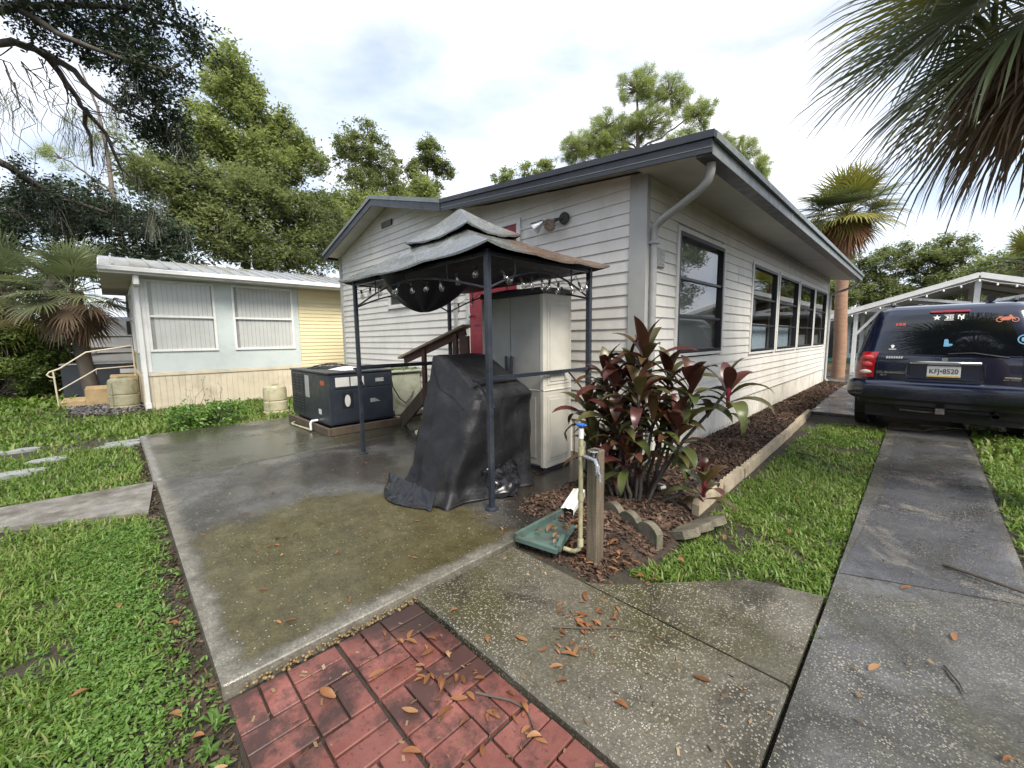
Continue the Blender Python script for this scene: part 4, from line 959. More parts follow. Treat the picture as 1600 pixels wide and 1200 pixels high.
# ring corners, from the hem up: (left front, right front, right back, left back)
RINGS = [(0.012, [(-3.46, 1.76), (-2.66, 1.78), (-2.55, 2.92), (-3.44, 2.98)]),
         (0.13, [(-3.34, 1.88), (-2.68, 1.86), (-2.58, 2.88), (-3.38, 2.92)]),
         (0.50, [(-3.33, 1.95), (-2.60, 1.98), (-2.58, 2.86), (-3.36, 2.90)]),
         (0.80, [(-3.32, 2.03), (-2.57, 2.10), (-2.58, 2.85), (-3.34, 2.88)]),
         (0.90, [(-3.32, 2.06), (-2.60, 2.16), (-2.56, 2.85), (-3.33, 2.87)]),
         (0.97, [(-3.32, 2.09), (-2.66, 2.20), (-2.62, 2.82), (-3.32, 2.86)]),
         (1.24, [(-3.31, 2.16), (-3.16, 2.26), (-3.14, 2.76), (-3.30, 2.80)]),
         (1.255, [(-3.28, 2.25), (-3.22, 2.3), (-3.21, 2.7), (-3.27, 2.72)])]
def cover_fn(u, v):
    n = len(RINGS)-1; f = v*n; i = min(int(f), n-1); t = f - i
    def pos(R_):
        z, c4 = R_; s = (u % 1)*4; k = int(s) % 4; e = s - int(s)
        # rounded corners: ease through the edge
        a, b = c4[k], c4[(k+1) % 4]; x, y = a[0] + (b[0]-a[0])*e, a[1] + (b[1]-a[1])*e
        mx_, my_ = sum(p[0] for p in c4)/4, sum(p[1] for p in c4)/4; pull = .10*(abs(2*e-1)**6)
        return Vector((x + (mx_-x)*pull, y + (my_-y)*pull, z)), Vector((x-mx_, y-my_, 0))
    p0, d0 = pos(RINGS[i]); p1, d1 = pos(RINGS[i+1]); p = p0.lerp(p1, t); d = d0.lerp(d1, t).normalized()
    drop = max(0, (1.0 - p.z))
    def tri(t): t = t % 1; return 1 - abs(2*t-1)
    w1 = .5 + .5*math.sin(2*math.pi*(u*9 + .5*mnoise.noise(Vector((u*7, p.z*1.1, 0))) + .10*p.z))        # long hanging pleats
    w2 = max(0, mnoise.noise(Vector((u*16 + p.z*1.6, p.z*3.2 - u*5, 3))))                   # slanting tucks
    hemf = max(0, 1 - p.z/.34)
    p += d*(.004 + .022*min(1, drop*1.1) + .040*hemf)*(w1 - .4) + d*.040*w2*(.35 + .65*min(1, drop*1.5)) - d*.030*max(0, mnoise.noise(Vector((u*11 - p.z*2.5, p.z*4.5, 6))))
    p -= Vector((0, 0, 1))*.015*max(0, mnoise.noise(Vector((p.x*4, p.y*4, 9))))*(1 if p.z > .9 else 0)
    p += Vector((0, 0, 1))*(.020*max(0, mnoise.noise(Vector((p.x*6, p.y*6, 1)))))*(1 if p.z > .9 else 0)
    # tucks pulled in under the lid
    if .55 < p.z < .95: p -= d*.03*max(0, mnoise.noise(Vector((u*10, 7, p.z*5))))
    if p.z < .02: p.z = .006 + .02*abs(mnoise.noise(Vector((u*30, 0, 0))))
    return tuple(p)
q = MB().grid(cover_fn, 220, 60, True); n = len(q.v); q.f.append(tuple(range(n-220, n)))
cv = q.build('cover', m_cover, grill, smooth='all')
# seam, drawcord hem and a loose flap on the right
def on_cover(u, v, e=.006):
    p = Vector(cover_fn(u, v)); c = Vector((-2.98, 2.4, p.z)); return tuple(p + (p-c).normalized()*e)
MB().tube([on_cover(.04 + .16*t/24, .80 - .36*t/24) for t in range(25)], .0045, 5).build('seam', m_cover, cv)
MB().tube([on_cover(t/120, .012, .004) for t in range(121)], .006, 5).build('hem', m_cover, cv)
m_gloss = MT('torn_shiny_vinyl').set((.010, .010, .012), .24, 0, .55).m
def flap(u, v):
    y = 2.22 + .42*u; bul = math.sin(math.pi*u)
    def rid(a, b): return abs(mnoise.noise(Vector((a, b, 2))))
    return (-2.62 + .13*(1-v)*bul + .05*rid(u*5, v*4), y + .03*math.sin(5*v), .012 + .34*v*(1 - .25*abs(2*u-1)) + .02*rid(u*6, v*6)*(1-v))
MB().grid(flap, 30, 24).build('cover_flap', m_gloss, grill, smooth='all')
def flap2(u, v):
    x = -3.54 + .78*u; r_ = abs(mnoise.noise(Vector((u*9, v*3, 1)))) 
    return (x + .03*v, 1.80 - .20*v*(.35 + .65*math.sin(math.pi*min(1, u*1.1))) , .012 + .12*(1-v)**2 + .035*r_*(1-.6*v))
MB().grid(flap2, 44, 12).build('cover_skirt', m_gloss, grill, smooth='all')

# ================================================================ storage cabinet
cab = thing('storage_cabinet', 'tall taupe resin storage cabinet with dark top under the gazebo', 'cabinet', (-3.2, 3.36, 0))
X0, X1, Y0, Y1 = -3.68, -2.72, 3.13, 3.60
MB().bbox(X0, X1, Y0+.03, Y1, .03, 1.86, .006).build('body', m_cabside, cab)
for a, b, zs in ((X0+.005, -3.205, 0), (-3.197, X1-.045, 1)):
    for z0, z1 in ((.06, .86), (.875, 1.85)):
        d = MB().bbox(a, b, Y0, Y0+.028, z0, z1, .005).build('door', m_cab, cab)
        if z0 < .5: MB().bbox(a+.06, b-.06, Y0-.006, Y0-.001, z0+.07, z1-.07, .004).build('door_panel', m_cab, d)
    hx = b-.055 if zs == 0 else a+.02
    MB().bbox(hx, hx+.035, Y0-.045, Y0-.012, .90, 1.22, .012).build('handle', m_navyplastic, d)
MB().bbox(X1-.045, X1+.004, Y0-.004, Y0+.03, .04, 1.855, .006).build('corner_rail', m_cabside, cab)
for z0, z1 in ((.10, .80), (.92, 1.78)):
    MB().bbox(X1+.001, X1+.006, Y0+.06, Y1-.03, z0, z1, .003).build('side_panel', m_cabside, cab)
    MB().bbox(X1+.0065, X1+.013, Y0+.095, Y1-.065, z0+.035, z1-.035, .005).build('panel_field', m_cabside, cab)
MB().bbox(X0, X1+.008, Y0-.004, Y1, .858, .872, .003).build('mid_band', m_cabside, cab)
MB().bbox(X0-.01, X1+.012, Y0-.014, Y1+.01, 1.862, 1.925, .010).build('top', m_navyplastic, cab)
MB().box(X0+.01, X1-.01, Y0+.01, Y1-.01, 0, .03).build('base', m_navyplastic, cab)

# ================================================================ heat pump by the patio
ac = thing('package_heat_pump', 'large charcoal package heat pump on a timber frame at the patio end', 'heat pump', (-7, 2.73, 0))
ax0, ax1, ay0, ay1, az0, az1 = -7.85, -6.12, 2.22, 3.25, .14, .93
MB().bbox(ax0, ax1, ay0, ay1, az0, az1-.02, .012).build('casing', m_ac, ac)
lid = MB().bbox(ax0-.015, ax1+.015, ay0-.015, ay1+.015, az1-.019, az1+.012, .008).build('lid', m_ac, ac)
for r in (.10, .19, .28, .37): MB().tube([(-7.35 + r*math.cos(t*math.pi/16), 2.74 + r*math.sin(t*math.pi/16), az1 + .085 - .12*r*r*4) for t in range(33)], .006, 5).build('fan_guard_ring', m_acdark, lid)
for k in range(12): MB().tube([(-7.35 + r*math.cos(k*math.pi/6), 2.74 + r*math.sin(k*math.pi/6), az1 + .083 - .48*r*r) for r in (.05, .2, .38)], .006, 5).build('fan_guard_rod', m_acdark, lid)
MB().lathe([(.39, 0), (.39, .012)], (-7.35, 2.74, az1+.011), 30).build('fan_opening', m_acdark, lid)
for a, b in ((ax0+.05, ax0+.24), (ax0+.26, ax0+.44), (ax0+.46, ax0+.64)):
    for c, d in ((.22, .52), (.55, .86)):
        g_ = MB().box(a, b, ay0-.004, ay0-.001, c, d).build('louvre_panel', m_acdark, ac)
        for i in range(6): MB().box(a+.004, b-.004, ay0-.012, ay0-.0045, c + .02 + i*(d-c)/6, c + .03 + i*(d-c)/6).build('louvre', m_ac, g_)
MB().bbox(ax0+.72, ax0+.90, ay0-.006, ay0-.001, .50, .86, .003).build('side_label', m_trimgrey, ac)
MB().box(ax1-.32, ax1-.16, ay0-.004, ay0-.001, .74, .81).build('brand_plate', m_orange, ac)
MB().box(ax1-.45, ax1-.34, ay0-.004, ay0-.001, .28, .36).build('side_sticker', m_label, ac)
for z0, z1 in ((.17, .67), (.685, .89)): MB().bbox(ax1+.0005, ax1+.008, ay0+.07, ay1-.04, z0, z1, .004).build('access_panel', m_ac, ac)
for a, b in ((ay0+.10, ay0+.31), (ay0+.33, ay0+.54)): MB().box(ax1+.0085, ax1+.011, a, b, .72, .86).build('label_sheet', m_label, ac)
q = MB().lathe([(.001, 0), (.05, 0), (.055, .003)], n=18); q.v = [(ax1 + .009 + p[2], ay0 + .27 + p[0]*.8, .50 + p[1]*1.7) for p in q.v]; q.build('oval_sticker', m_label, ac)
MB().box(ax1+.0085, ax1+.010, ay0+.19, ay0+.36, .38, .62).build('handle_recess', m_acdark, ac)
for i in range(5): MB().box(ax1+.0085, ax1+.010, ay1-.40 + .0, ay1-.40+.16-.02*i, .44 + i*.012, .445 + i*.012).build('printed_line', m_label, ac)
for i in range(3): MB().box(ax1+.0085, ax1+.010, ay1-.30, ay1-.16, .80 - i*.02, .81 - i*.02).build('printed_line', m_label, ac)
bs = thing('timber_frame', 'wet timber frame on the patio carrying the charcoal heat pump', 'frame', (-7, 2.72, 0))
MB().bbox(ax0-.06, ax1+.09, ay0-.075, ay0-.03, .008, .125, .006).build('board', m_wood, bs); MB().bbox(ax1+.046, ax1+.09, ay0-.029, ay1+.08, .008, .125, .006).build('board', m_wood, bs)
MB().bbox(ax0-.06, ax1+.045, ay1+.04, ay1+.08, .008, .125, .006).build('board', m_wood, bs)
MB().box(ax0+.06, ax1-.06, ay0+.06, ay1-.06, .05, .139).build('stand', m_acdark, bs)
# crumpled white sheet on the lid
def sheet(u, v):
    r = .9 + .25*mnoise.noise(Vector((math.cos(u*6.283)*1.5, math.sin(u*6.283)*1.5, 4)))
    x = -6.55 + .33*v*r*math.cos(u*6.283); y = 2.68 + .30*v*r*math.sin(u*6.283)
    return (x, y, az1 + .020 + .05*(1-v) + .035*abs(mnoise.noise(Vector((x*9, y*9, 0))))*(1.2-v))
tag(MB().grid(sheet, 40, 14, True).build('plastic_sheet', m_pvcclean, smooth='all'), 'crumpled white plastic sheet lying on top of the charcoal heat pump', 'plastic sheet')
du = thing('air_duct', 'mildewed pale duct housing between heat pump and house wall', 'duct', (-6.95, 3.65, 0))
MB().bbox(-7.55, -6.42, 3.30, 4.0, .06, .84, .05).build('housing', m_duct, du, smooth=True); MB().bbox(-7.57, -6.38, 3.34, 3.998, .841, .885, .012).build('hood', m_duct, du)
MB().tube([(-6.12, 3.22, .85), (-6.32, 3.36, .62), (-6.36, 3.5, .40), (-6.37, 3.62, .30), (-6.38, 3.75, .42), (-6.5, 3.93, .6)], .010, 7).build('cable', m_wire, du, smooth=True)
MB().tube([(-6.2, 3.28, .25), (-6.33, 3.38, .10), (-6.33, 3.55, .05), (-6.36, 3.75, .12), (-6.5, 3.9, .35)], .018, 8).build('hose', m_gutter, du, smooth=True)
pv = thing('drain_pipe', 'cream pvc drain pipe lying on the patio beside the heat pump', 'pipe', (-7.1, 2.15, 0))
MB().tube([(-6.62, 2.10, .03), (-7.35, 2.06, .022), (-7.50, 2.08, .022), (-7.56, 2.14, .022)], .017, 9).build('pipe', m_pvc, pv, smooth=True)
MB().tube([(-6.62, 2.21, .17), (-6.62, 2.12, .17), (-6.62, 2.10, .14), (-6.62, 2.10, .03)], .019, 9).build('trap', m_pvcclean, pv, smooth=True)
pot = thing('flower_pot', 'small cream plastic pot on the patio behind the black grill cover', 'pot', (-4.60, 2.86, 0))
MB().lathe([(.075, 0), (.10, .17), (.112, .172), (.112, .20), (.10, .20), (.095, .17)], (-4.60, 2.86, .002), 20).build('pot', m_cream, pot, smooth=True)
MB().lathe([(.09, .168), (.001, .172)], (-4.60, 2.86, .002), 20).build('soil', m_soil, pot)

# wooden door steps with a sloping rail
ws = thing('wooden_door_steps', 'wooden steps and landing with sloping handrail at the red door', 'steps', (-4.9, 3.65, 0))
for i in range(4): MB().bbox(-6.0 + i*.27, -5.70 + i*.27, 3.34, 3.95, .17 + i*.19, .21 + i*.19, .005).build('tread', m_wood, ws)
for y in (3.36, 3.92): MB().beam((-6.05, y, .06), (-4.95, y, .84), .035, .20).build('stringer', m_wood, ws)
for i in range(8): MB().bbox(-4.93 + i*.146, -4.79 + i*.146, 3.62, 3.97, .84, .875, .004).build('deck_board', m_wood, ws)
for x in (-4.9, -3.85):
    for y in (3.64, 3.93): MB().bbox(x-.04, x+.04, y-.03, y+.03, 0, .84, .005).build('leg', m_wood, ws)
for x in (-5.30, -4.50): MB().bbox(x-.045, x+.045, 3.33, 3.375, .10, 1.335 + (x+5.30)*.27-.06, .005).build('rail_post', m_redwood, ws)
MB().beam((-5.98, 3.355, 1.12), (-4.25, 3.355, 1.585), .14, .035).build('handrail', m_railtop, ws)
MB().beam((-5.9, 3.37, 1.075), (-4.3, 3.37, 1.505), .035, .09).build('under_rail', m_redwood, ws)
MB().bbox(-4.37, -4.18, 3.31, 3.35, .3, 1.45, .005).build('wide_post', m_redwood, ws)

# ================================================================ water post, splash block, edging
sp = thing('water_post', 'weathered timber post with pvc riser and blue valve handle beside the walkway', 'standpipe', (-1.45, 2.11, -.05))
MB().bbox(-1.455, -1.370, 2.085, 2.170, -.1, .70, .008).build('post', m_post, sp)
q = MB().tube([(-1.60, 2.045, .0), (-1.55, 2.055, .0), (-1.52, 2.06, .004), (-1.492, 2.068, .03), (-1.485, 2.07, .07), (-1.485, 2.07, .80)], .015, 10).build('riser', m_pvc, sp, smooth=True)
for z in (.05, .36, .66): MB().lathe([(.020, 0), (.020, .05)], (-1.485, 2.07, z), 12).build('coupling', m_pvc, q, smooth=True)
vl = MB().tube([(-1.485, 2.07, .77), (-1.485, 2.07, .835)], .018, 10).build('valve', m_pvcclean, sp, smooth=True)
MB().lathe([(.007, .835), (.007, .85), (.028, .852), (.030, .860), (.016, .866), (.006, .868)], (-1.485, 2.07, 0), 14).bbox(-1.525, -1.445, 2.06, 2.08, .853, .863, .004).build('valve_handle', m_bluehandle, vl)
fc = MB().tube([(-1.47, 2.07, .66), (-1.42, 2.06, .66), (-1.36, 2.05, .655), (-1.335, 2.03, .63), (-1.33, 2.025, .57)], [.012, .016, .018, .016, .014], 10).build('faucet', m_metal, sp, smooth=True)
MB().tube([(-1.385, 2.065, .66), (-1.385, 2.065, .70)], .007, 8).lathe([(.008, .70), (.030, .703), (.028, .712), (.008, .714)], (-1.385, 2.065, 0), 10).build('tap_wheel', m_metal, fc)
MB().tube([(-1.33, 2.03, .60), (-1.30, 2.01, .585), (-1.295, 2.0, .545)], .010, 8).build('hose_splitter', m_metal, fc, smooth=True)
sb = thing('splash_block', 'sage green plastic splash block at the patio corner', 'splash block', (-1.76, 2.1, 0))
q = MB()
q.add([(-1.90, 1.93, .004), (-1.60, 2.00, .0), (-1.74, 2.43, .022), (-1.90, 2.40, .025)], [(0, 1, 2, 3)]).build('tray', m_greenplastic, sb)
MB().beam((-1.915, 1.90, .022), (-1.905, 2.42, .045), .03, .05).build('side_rim', m_greenplastic, sb); MB().beam((-1.915, 1.905, .010), (-1.60, 1.975, .006), .03, .03).build('front_rim', m_greenplastic, sb)
MB().beam((-1.60, 1.985, .02), (-1.66, 2.12, .03), .03, .045).build('side_rim', m_greenplastic, sb)
dsx = thing('downspout_end', 'loose white corrugated downspout end behind the water post', 'downspout', (-1.88, 2.6, .05))
q = MB()
prof = [(-.05, -.03), (-.03, -.038), (-.01, -.03), (.01, -.038), (.03, -.03), (.05, -.03), (.05, .03), (.03, .038), (.01, .03), (-.01, .038), (-.03, .03), (-.05, .03)]
a_, b_ = Vector((-1.85, 2.40, .06)), Vector((-1.98, 2.74, .09)); d_ = (b_-a_).normalized(); s_ = d_.cross(Vector((0, 0, 1))).normalized(); u_ = s_.cross(d_)
q.add([a_ + s_*p[0] + u_*p[1] for p in prof] + [b_ + s_*p[0] + u_*p[1] for p in prof], [(i, (i+1) % 12, 12+(i+1) % 12, 12+i) for i in range(12)] + [tuple(range(12, 24))])
q.build('pipe', m_pvcclean, dsx)
tag(MB().tube([(-1.66, 3.50, .05), (-1.56, 3.45, .062), (-1.545, 3.43, .062), (-1.56, 3.37, .062)], .014, 8).build('pvc_scrap', m_pvcclean, smooth=True), 'short white pvc elbow lying in the mulch by the plant', 'pipe')
def edger(label, p, rz, l, h, n=3, tilt=0, mat=None, sc=1.0):
    """scalloped concrete edging: wavy top, set on edge"""
    pts = [(-l/2, -.06)]; 
    for i in range(n*8+1):
        t = i/(n*8); pts.append((-l/2 + l*t, h*(.62 + .38*abs(math.sin(math.pi*n*t))**.7)))
    pts.append((l/2, -.06)); q = MB()
    m_ = len(pts); q.add([(a, -.028, b) for a, b in pts] + [(a, .028, b) for a, b in pts],
        [(i, i+1, m_+i+1, m_+i) for i in range(m_-1)] + [tuple(range(m_))[::-1], tuple(range(m_, 2*m_)), (m_-1, 0, m_, 2*m_-1)])
    o = q.build('edging_stone', mat or m_edger, local=True); o.location = p; o.rotation_euler = (tilt, 0, rz)
    return tag(o, label, 'edging', 'scalloped concrete edging stones')
edger('upright scalloped edging stone with dark mossy face beside the water post', (-1.44, 2.64, -.01), R(-20), .58, .125)
edger('tipped scalloped edging stone lying flat in the grass by the plant', (-1.12, 3.0, -.02), R(78), .50, .15, 3, R(66))
EL = ['nearest the dark red plant', 'second from the dark red plant', 'third from the dark red plant', 'fourth from the dark red plant', 'fifth from the dark red plant', 'sixth from the dark red plant', 'seventh from the dark red plant', 'eighth from the dark red plant', 'last before the wheel strip']
for i in range(9):
    y = 3.62 + i*.635; x = -1.235 - .03*max(0, y-4.6)*.9 - (.02*max(0, y-7))
    edger('tan edging stone along the mulch bed, ' + EL[i], (x, y, -.03), R(90 + 1.6), .62, .09, 6, R(random.uniform(-5, 5)), m_edgerlt)

# ================================================================ fallen leaves and twigs
def leaf_mesh(l, w, curl, seed):
    random.seed(seed); q = MB(); n = 7
    vs = []
    for i in range(n):
        t = i/(n-1); hw = w*math.sin(math.pi*min(1, .08 + t*.92))**.8 * (1 if i < n-1 else .05)
        z = curl*l*(math.sin(math.pi*t)) + .004
        for s in (-1, 0, 1): vs.append((l*(t-.5), s*hw/2 + .06*l*math.sin(t*3), z + (abs(s)*curl*w*.9) + random.uniform(-.001, .001)))
    q.add(vs, [(i*3+k, i*3+k+1, (i+1)*3+k+1, (i+1)*3+k) for i in range(n-1) for k in range(2)]); return q
LM = []
for k, (l, w, c) in enumerate(((.075, .024, .10), (.060, .022, .22), (.085, .028, .06), (.050, .018, .15), (.095, .040, .20))):
    LM.append(leaf_mesh(l, w, c, k))
lproto = [None]*5
random.seed(5)
def drop(x, y, z, k=None, s=1.0, label=None, group=None):
    k = random.randrange(4) if k is None else k
    if lproto[k] is None: o = LM[k].build('fallen_leaf', m_deadleaf, local=True, smooth='all', fix=False); lproto[k] = o
    else: o = lproto[k].copy(); col.objects.link(o)
    o.location = (x, y, z); o.rotation_euler = (R(random.uniform(-12, 12)), R(random.uniform(-12, 12)), random.uniform(0, 6.28)); o.scale = (s, s, s)
    tag(o, label, 'leaf', group); return o
G1 = ('brown dry oak leaf lying on the red pavers', 'fallen leaves on the red pavers'); G2 = ('brown dry oak leaf lying on the aggregate walkway', 'fallen leaves on the aggregate walkway')
G3 = ('pale narrow dry leaf lying on the wet patio', 'fallen leaves on the wet patio'); G4 = ('orange brown dry leaf heaped around the water post', 'fallen leaves around the water post')
G5 = ('brown dry leaf lying on the driveway', 'fallen leaves on the driveway'); G6 = ('brown dry leaf lying in the lawn grass', 'fallen leaves in the lawn')
for i in range(46):
    t = random.random(); x = -1.72 + .85*t + random.gauss(0, .05); y = .80 + .16*t + random.gauss(0, .06)
    if -1.85 < x and .22 < y < 1.06: drop(x, y, -.026, None, random.uniform(.35, 1.0), *G1)
drop(-1.60, .50, -.022, 4, .85, *G1); drop(-1.15, .62, -.025, 0, .9, *G1); drop(-1.3, .70, -.025, 2, .8, *G1); drop(-.98, .80, -.025, 0, .7, *G1)
for i in range(40):
    x, y = random.gauss(-1.08, .10), random.gauss(1.50, .15)
    if 1.1 < y < 1.83: drop(x, y, -.008, None, random.uniform(.4, 1.05), *G2)
for x, y in ((-1.62, 1.15), (-1.35, 1.14), (-1.24, 1.26), (-.72, 1.28), (-.95, 1.2), (-.55, 1.62), (-1.0, 1.68)): drop(x, y, -.008, None, .8, *G2)
for i in range(34):
    x, y = random.uniform(-4.6, -2.05), random.uniform(.35, 2.0)
    drop(x, y, .003, random.choice((0, 3)), random.uniform(.45, .8), *G3)
for i in range(16): drop(random.uniform(-8, -5.6), random.uniform(.5, 2.0), .009, 3, random.uniform(.6, 1.0), 'pale dry leaf lying on the far wet slab', 'fallen leaves on the far slab')
for i in range(60):
    a = random.uniform(0, 6.28); r = random.uniform(.08, .42); x, y = -1.42 + r*math.cos(a)*1.1, 2.15 + r*math.sin(a)*.75
    if y > 1.9: drop(x, y, mfn(max(0.02, min(.98, (x+2.45)/1.35)), max(0, (y-1.95)/13.3))[2] + random.uniform(.015, .035), random.choice((0, 1, 2, 4)), random.uniform(.3, .85), *G4)
for x, y in ((.03, 3.06), (.30, 2.0), (.12, 5.6), (-.05, 2.2), (.2, 2.7), (.35, 4.3)): drop(x, y, -.015, None, .8, *G5)
for x, y in ((-2.35, -.22), (-1.92, .05), (-1.75, .1), (-1.55, .13), (-3.0, -.1), (-.9, 3.0), (-.7, 4.2), (-.6, 3.4), (-1.0, 2.5), (-2.6, .1)): drop(x, y, gfn(x, y)+.04, 4, random.uniform(.45, .65), *G6)
for i in range(24): drop(random.uniform(-1.84, -1.66), random.uniform(2.02, 2.40), .03 + random.uniform(0, .012), random.choice((0, 1, 2, 4)), random.uniform(.55, .9), *G4)
def twig(label, pts, r): tag(MB().tube(pts, [r*(1-.6*i/len(pts)) for i in range(len(pts))], 6).build('twig', m_bark), label, 'twig', 'fallen twigs')
twig('dark crooked twig lying across the driveway edge by the right lawn', [(.18, 3.52, -.005), (.30, 3.46, .004), (.40, 3.41, .010), (.62, 3.33, .012)], .012)
twig('thin dark twig among the leaves on the aggregate walkway', [(-1.18, 1.42, -.004), (-1.05, 1.52, .004), (-.95, 1.63, .0), (-.83, 1.70, .004)], .004)
twig('thin dark twig on the red pavers among leaves', [(-1.18, .93, -.024), (-1.05, 1.0, -.018), (-.98, 1.02, -.02), (-.9, .98, -.02)], .005)
twig('short tan twig on the driveway in the foreground', [(.16, 2.42, -.012), (.20, 2.33, -.01), (.21, 2.28, -.012)], .006)
twig('dead branch lying in the grass by the bare edging', [(-1.02, 5.9, -.03), (-.88, 5.8, -.01), (-.78, 5.78, -.02)], .014)
# acorns and grit lodged between slab and pavers
def grit():
    t = random.random(); return (-1.893 + random.uniform(-.02, .02), .25 + .85*t, -.045 + random.uniform(0, .02))
n = 160; P = np.array([grit() for _ in range(n)] ); V, F = [], []
ico = bmesh.new(); bmesh.ops.create_icosphere(ico, subdivisions=1, radius=1); ico.verts.index_update()
IV = np.array([v.co[:] for v in ico.verts]); IF = np.array([[v.index for v in f.verts] for f in ico.faces]); ico.free()
def pebbles(name, P, r, mat, label, cat):
    n = len(P); s = rng.uniform(r*.6, r*1.3, (n, 1, 1)); V = (P[:, None, :] + IV[None]*s*np.array([1, 1, .8])).reshape(-1, 3)
    F = (IF[None] + (np.arange(n)*len(IV))[:, None, None]).reshape(-1, 3)
    return tag(np_mesh(name, V, F, mat, rnd=np.repeat(rng.random(n), len(IV)), smooth=True), label, cat, kind='stuff')
pebbles('acorn_litter', P, .008, leafy('acorn', [(.06, .04, .025), (.16, .11, .05), (.24, .17, .09)], .5, 0), 'small acorns and grit in the gap beside the red pavers', 'acorns')
def sprinkle():
    a, b = random.choice([((-5.3, -1.95), (.3, 3.0)), ((-1.85, -.3), (1.1, 1.8)), ((-1.8, -.6), (.25, 1.05)), ((-.2, 1), (1.2, 6))])
    return (random.uniform(*a), random.uniform(*b))
PP = np.array([sprinkle() for _ in range(420)]); zz = np.where(PP[:, 0] < -1.92, .002, np.where((PP[:, 1] < 1.08) & (PP[:, 0] < -.28), -.028, -.012))
V, F = chips(420, lambda: (0, 0, 0), .004, .014, .1); V += np.repeat(np.column_stack([PP, zz + .004]), 4, 0)
tag(np_mesh('leaf_litter', V, F, leafy('litter', [(.03, .02, .012), (.14, .09, .045), (.33, .25, .15)], .7, 0, 3), rnd=np.repeat(rng.random(420), 4)), 'fine leaf crumbs strewn over the wet concrete', 'litter', kind='stuff')
# clods, bark bits and dead grass in the bare strip along the slab
def strip():
    k = random.random()
    if k < .75: x = random.uniform(-8.2, -1.9); y = random.uniform(-.04, .185)
    else: x = random.gauss(-1.62, .28); y = random.gauss(.02, .10)
    return (x, min(y, .19), gfn(x, y) + random.uniform(.002, .018))
V, F = chips(5200, strip, .006, .020, .5)
tag(np_mesh('soil_litter', V, F, leafy('soil_litter', [(.018, .013, .009), (.045, .033, .022), (.09, .065, .04), (.20, .145, .08)], .85, 0, 3), rnd=np.repeat(rng.random(5200)**1.6, 4)), 'dark soil clods and dead leaf bits in the bare strip beside the patio', 'soil litter', kind='stuff')
# ================================================================ the blue car
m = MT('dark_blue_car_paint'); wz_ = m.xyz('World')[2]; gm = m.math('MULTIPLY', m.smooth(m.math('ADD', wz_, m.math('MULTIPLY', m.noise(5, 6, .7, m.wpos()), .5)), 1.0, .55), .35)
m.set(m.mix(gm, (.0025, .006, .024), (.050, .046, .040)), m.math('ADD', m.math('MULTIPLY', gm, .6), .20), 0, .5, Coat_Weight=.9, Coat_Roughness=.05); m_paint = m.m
m_chrome = MT('chrome').set((.62, .62, .60), .12, 1.0).m
m_tyre = simple('tyre_rubber', (.012, .012, .012), (.02, .019, .018), 20, .8, .3, 60)
m_lamp = MT('red_lamp_plastic').set((.36, .008, .012), .12, 0, .5, Coat_Weight=1.0).m
m_lampclear = MT('clear_lamp_plastic').set((.55, .50, .45), .12, 0, .5, Coat_Weight=1.0).m
m_plate = simple('plate_white', (.66, .66, .64), None, 30, .4); m_plateyellow = simple('plate_yellow', (.62, .46, .10), None, 30, .4)
m_ink = simple('plate_ink', (.015, .02, .05), None, 30, .5); m_under_car = simple('dirty_underbody', (.012, .012, .012), (.02, .018, .016), 8, .7)
m_rust = simple('rusty_hitch', (.07, .05, .04), (.16, .15, .14), 20, .6)
m_stick_w = simple('white_sticker', (.70, .70, .68), None, 30, .5); m_stick_b = simple('blue_sticker', (.06, .20, .36), (.15, .35, .5), 60, .5)
m_stick_o = simple('orange_sticker', (.42, .11, .05), None, 30, .5); m_stick_r = simple('red_sticker', (.45, .05, .05), None, 30, .5)
car = thing('parked_car', 'dark blue sport utility vehicle parked on the driveway, seen from behind', 'car', (.215, 7.85, -.02), rz=R(-1.0))
ZS = [.40, .52, .70, .90, 1.04, 1.10, 1.16, 1.30, 1.46, 1.60, 1.70, 1.77, 1.815, 1.84]
HWs = [.88, .93, .955, .955, .945, .935, .915, .885, .845, .805, .775, .74, .69, .60]
YR = [.24, .18, .15, .145, .145, .15, .17, .225, .29, .355, .41, .47, .55, .70]
YFr = [4.85, 4.95, 4.98, 4.95, 4.85, 3.95, 3.62, 3.40, 3.15, 2.93, 2.78, 2.66, 2.52, 2.30]
def lerp_tab(z, T): return float(np.interp(z, ZS, T))
def ring_pt(u, z, off=0.0):
    """outline of the body at height z; u runs 0..1 round it, starting at the middle of the tail, towards the left (-x)"""
    hw, yr, yf = lerp_tab(z, HWs) + off, lerp_tab(z, YR) - off, lerp_tab(z, YFr) + off
    r = .20; rf = .35; bow = .035
    # left half path lengths: tail half, corner, side, corner, nose half
    s = u*2 if u <= .5 else (1-u)*2; sg = -1 if u <= .5 else 1
    segs = [.28, .16, .30, .14, .12]; k = 0
    while k < 4 and s > segs[k] + 1e-9: s -= segs[k]; k += 1
    t = s/segs[k]
    if k == 0: x = (hw-r)*t; y = yr + bow*(x/hw)**2*1.0
    elif k == 1:
        a = t*math.pi/2; x = hw-r + r*math.sin(a); y = yr + bow*((hw-r)/hw)**2 + r - r*math.cos(a)
    elif k == 2: x = hw; y = yr + bow + r + (yf-rf-yr-bow-r)*t
    elif k == 3: a = t*math.pi/2; x = hw-rf + rf*math.cos(a); y = yf-rf + rf*math.sin(a)
    else: x = (hw-rf)*(1-t); y = yf
    return (sg*x, y, z)
NR = 120; zl = np.concatenate([np.linspace(ZS[i], ZS[i+1], 4)[:-1] for i in range(len(ZS)-1)] + [[ZS[-1]]])
q = MB(); q.v = [ring_pt(i/NR, z) for z in zl for i in range(NR)]
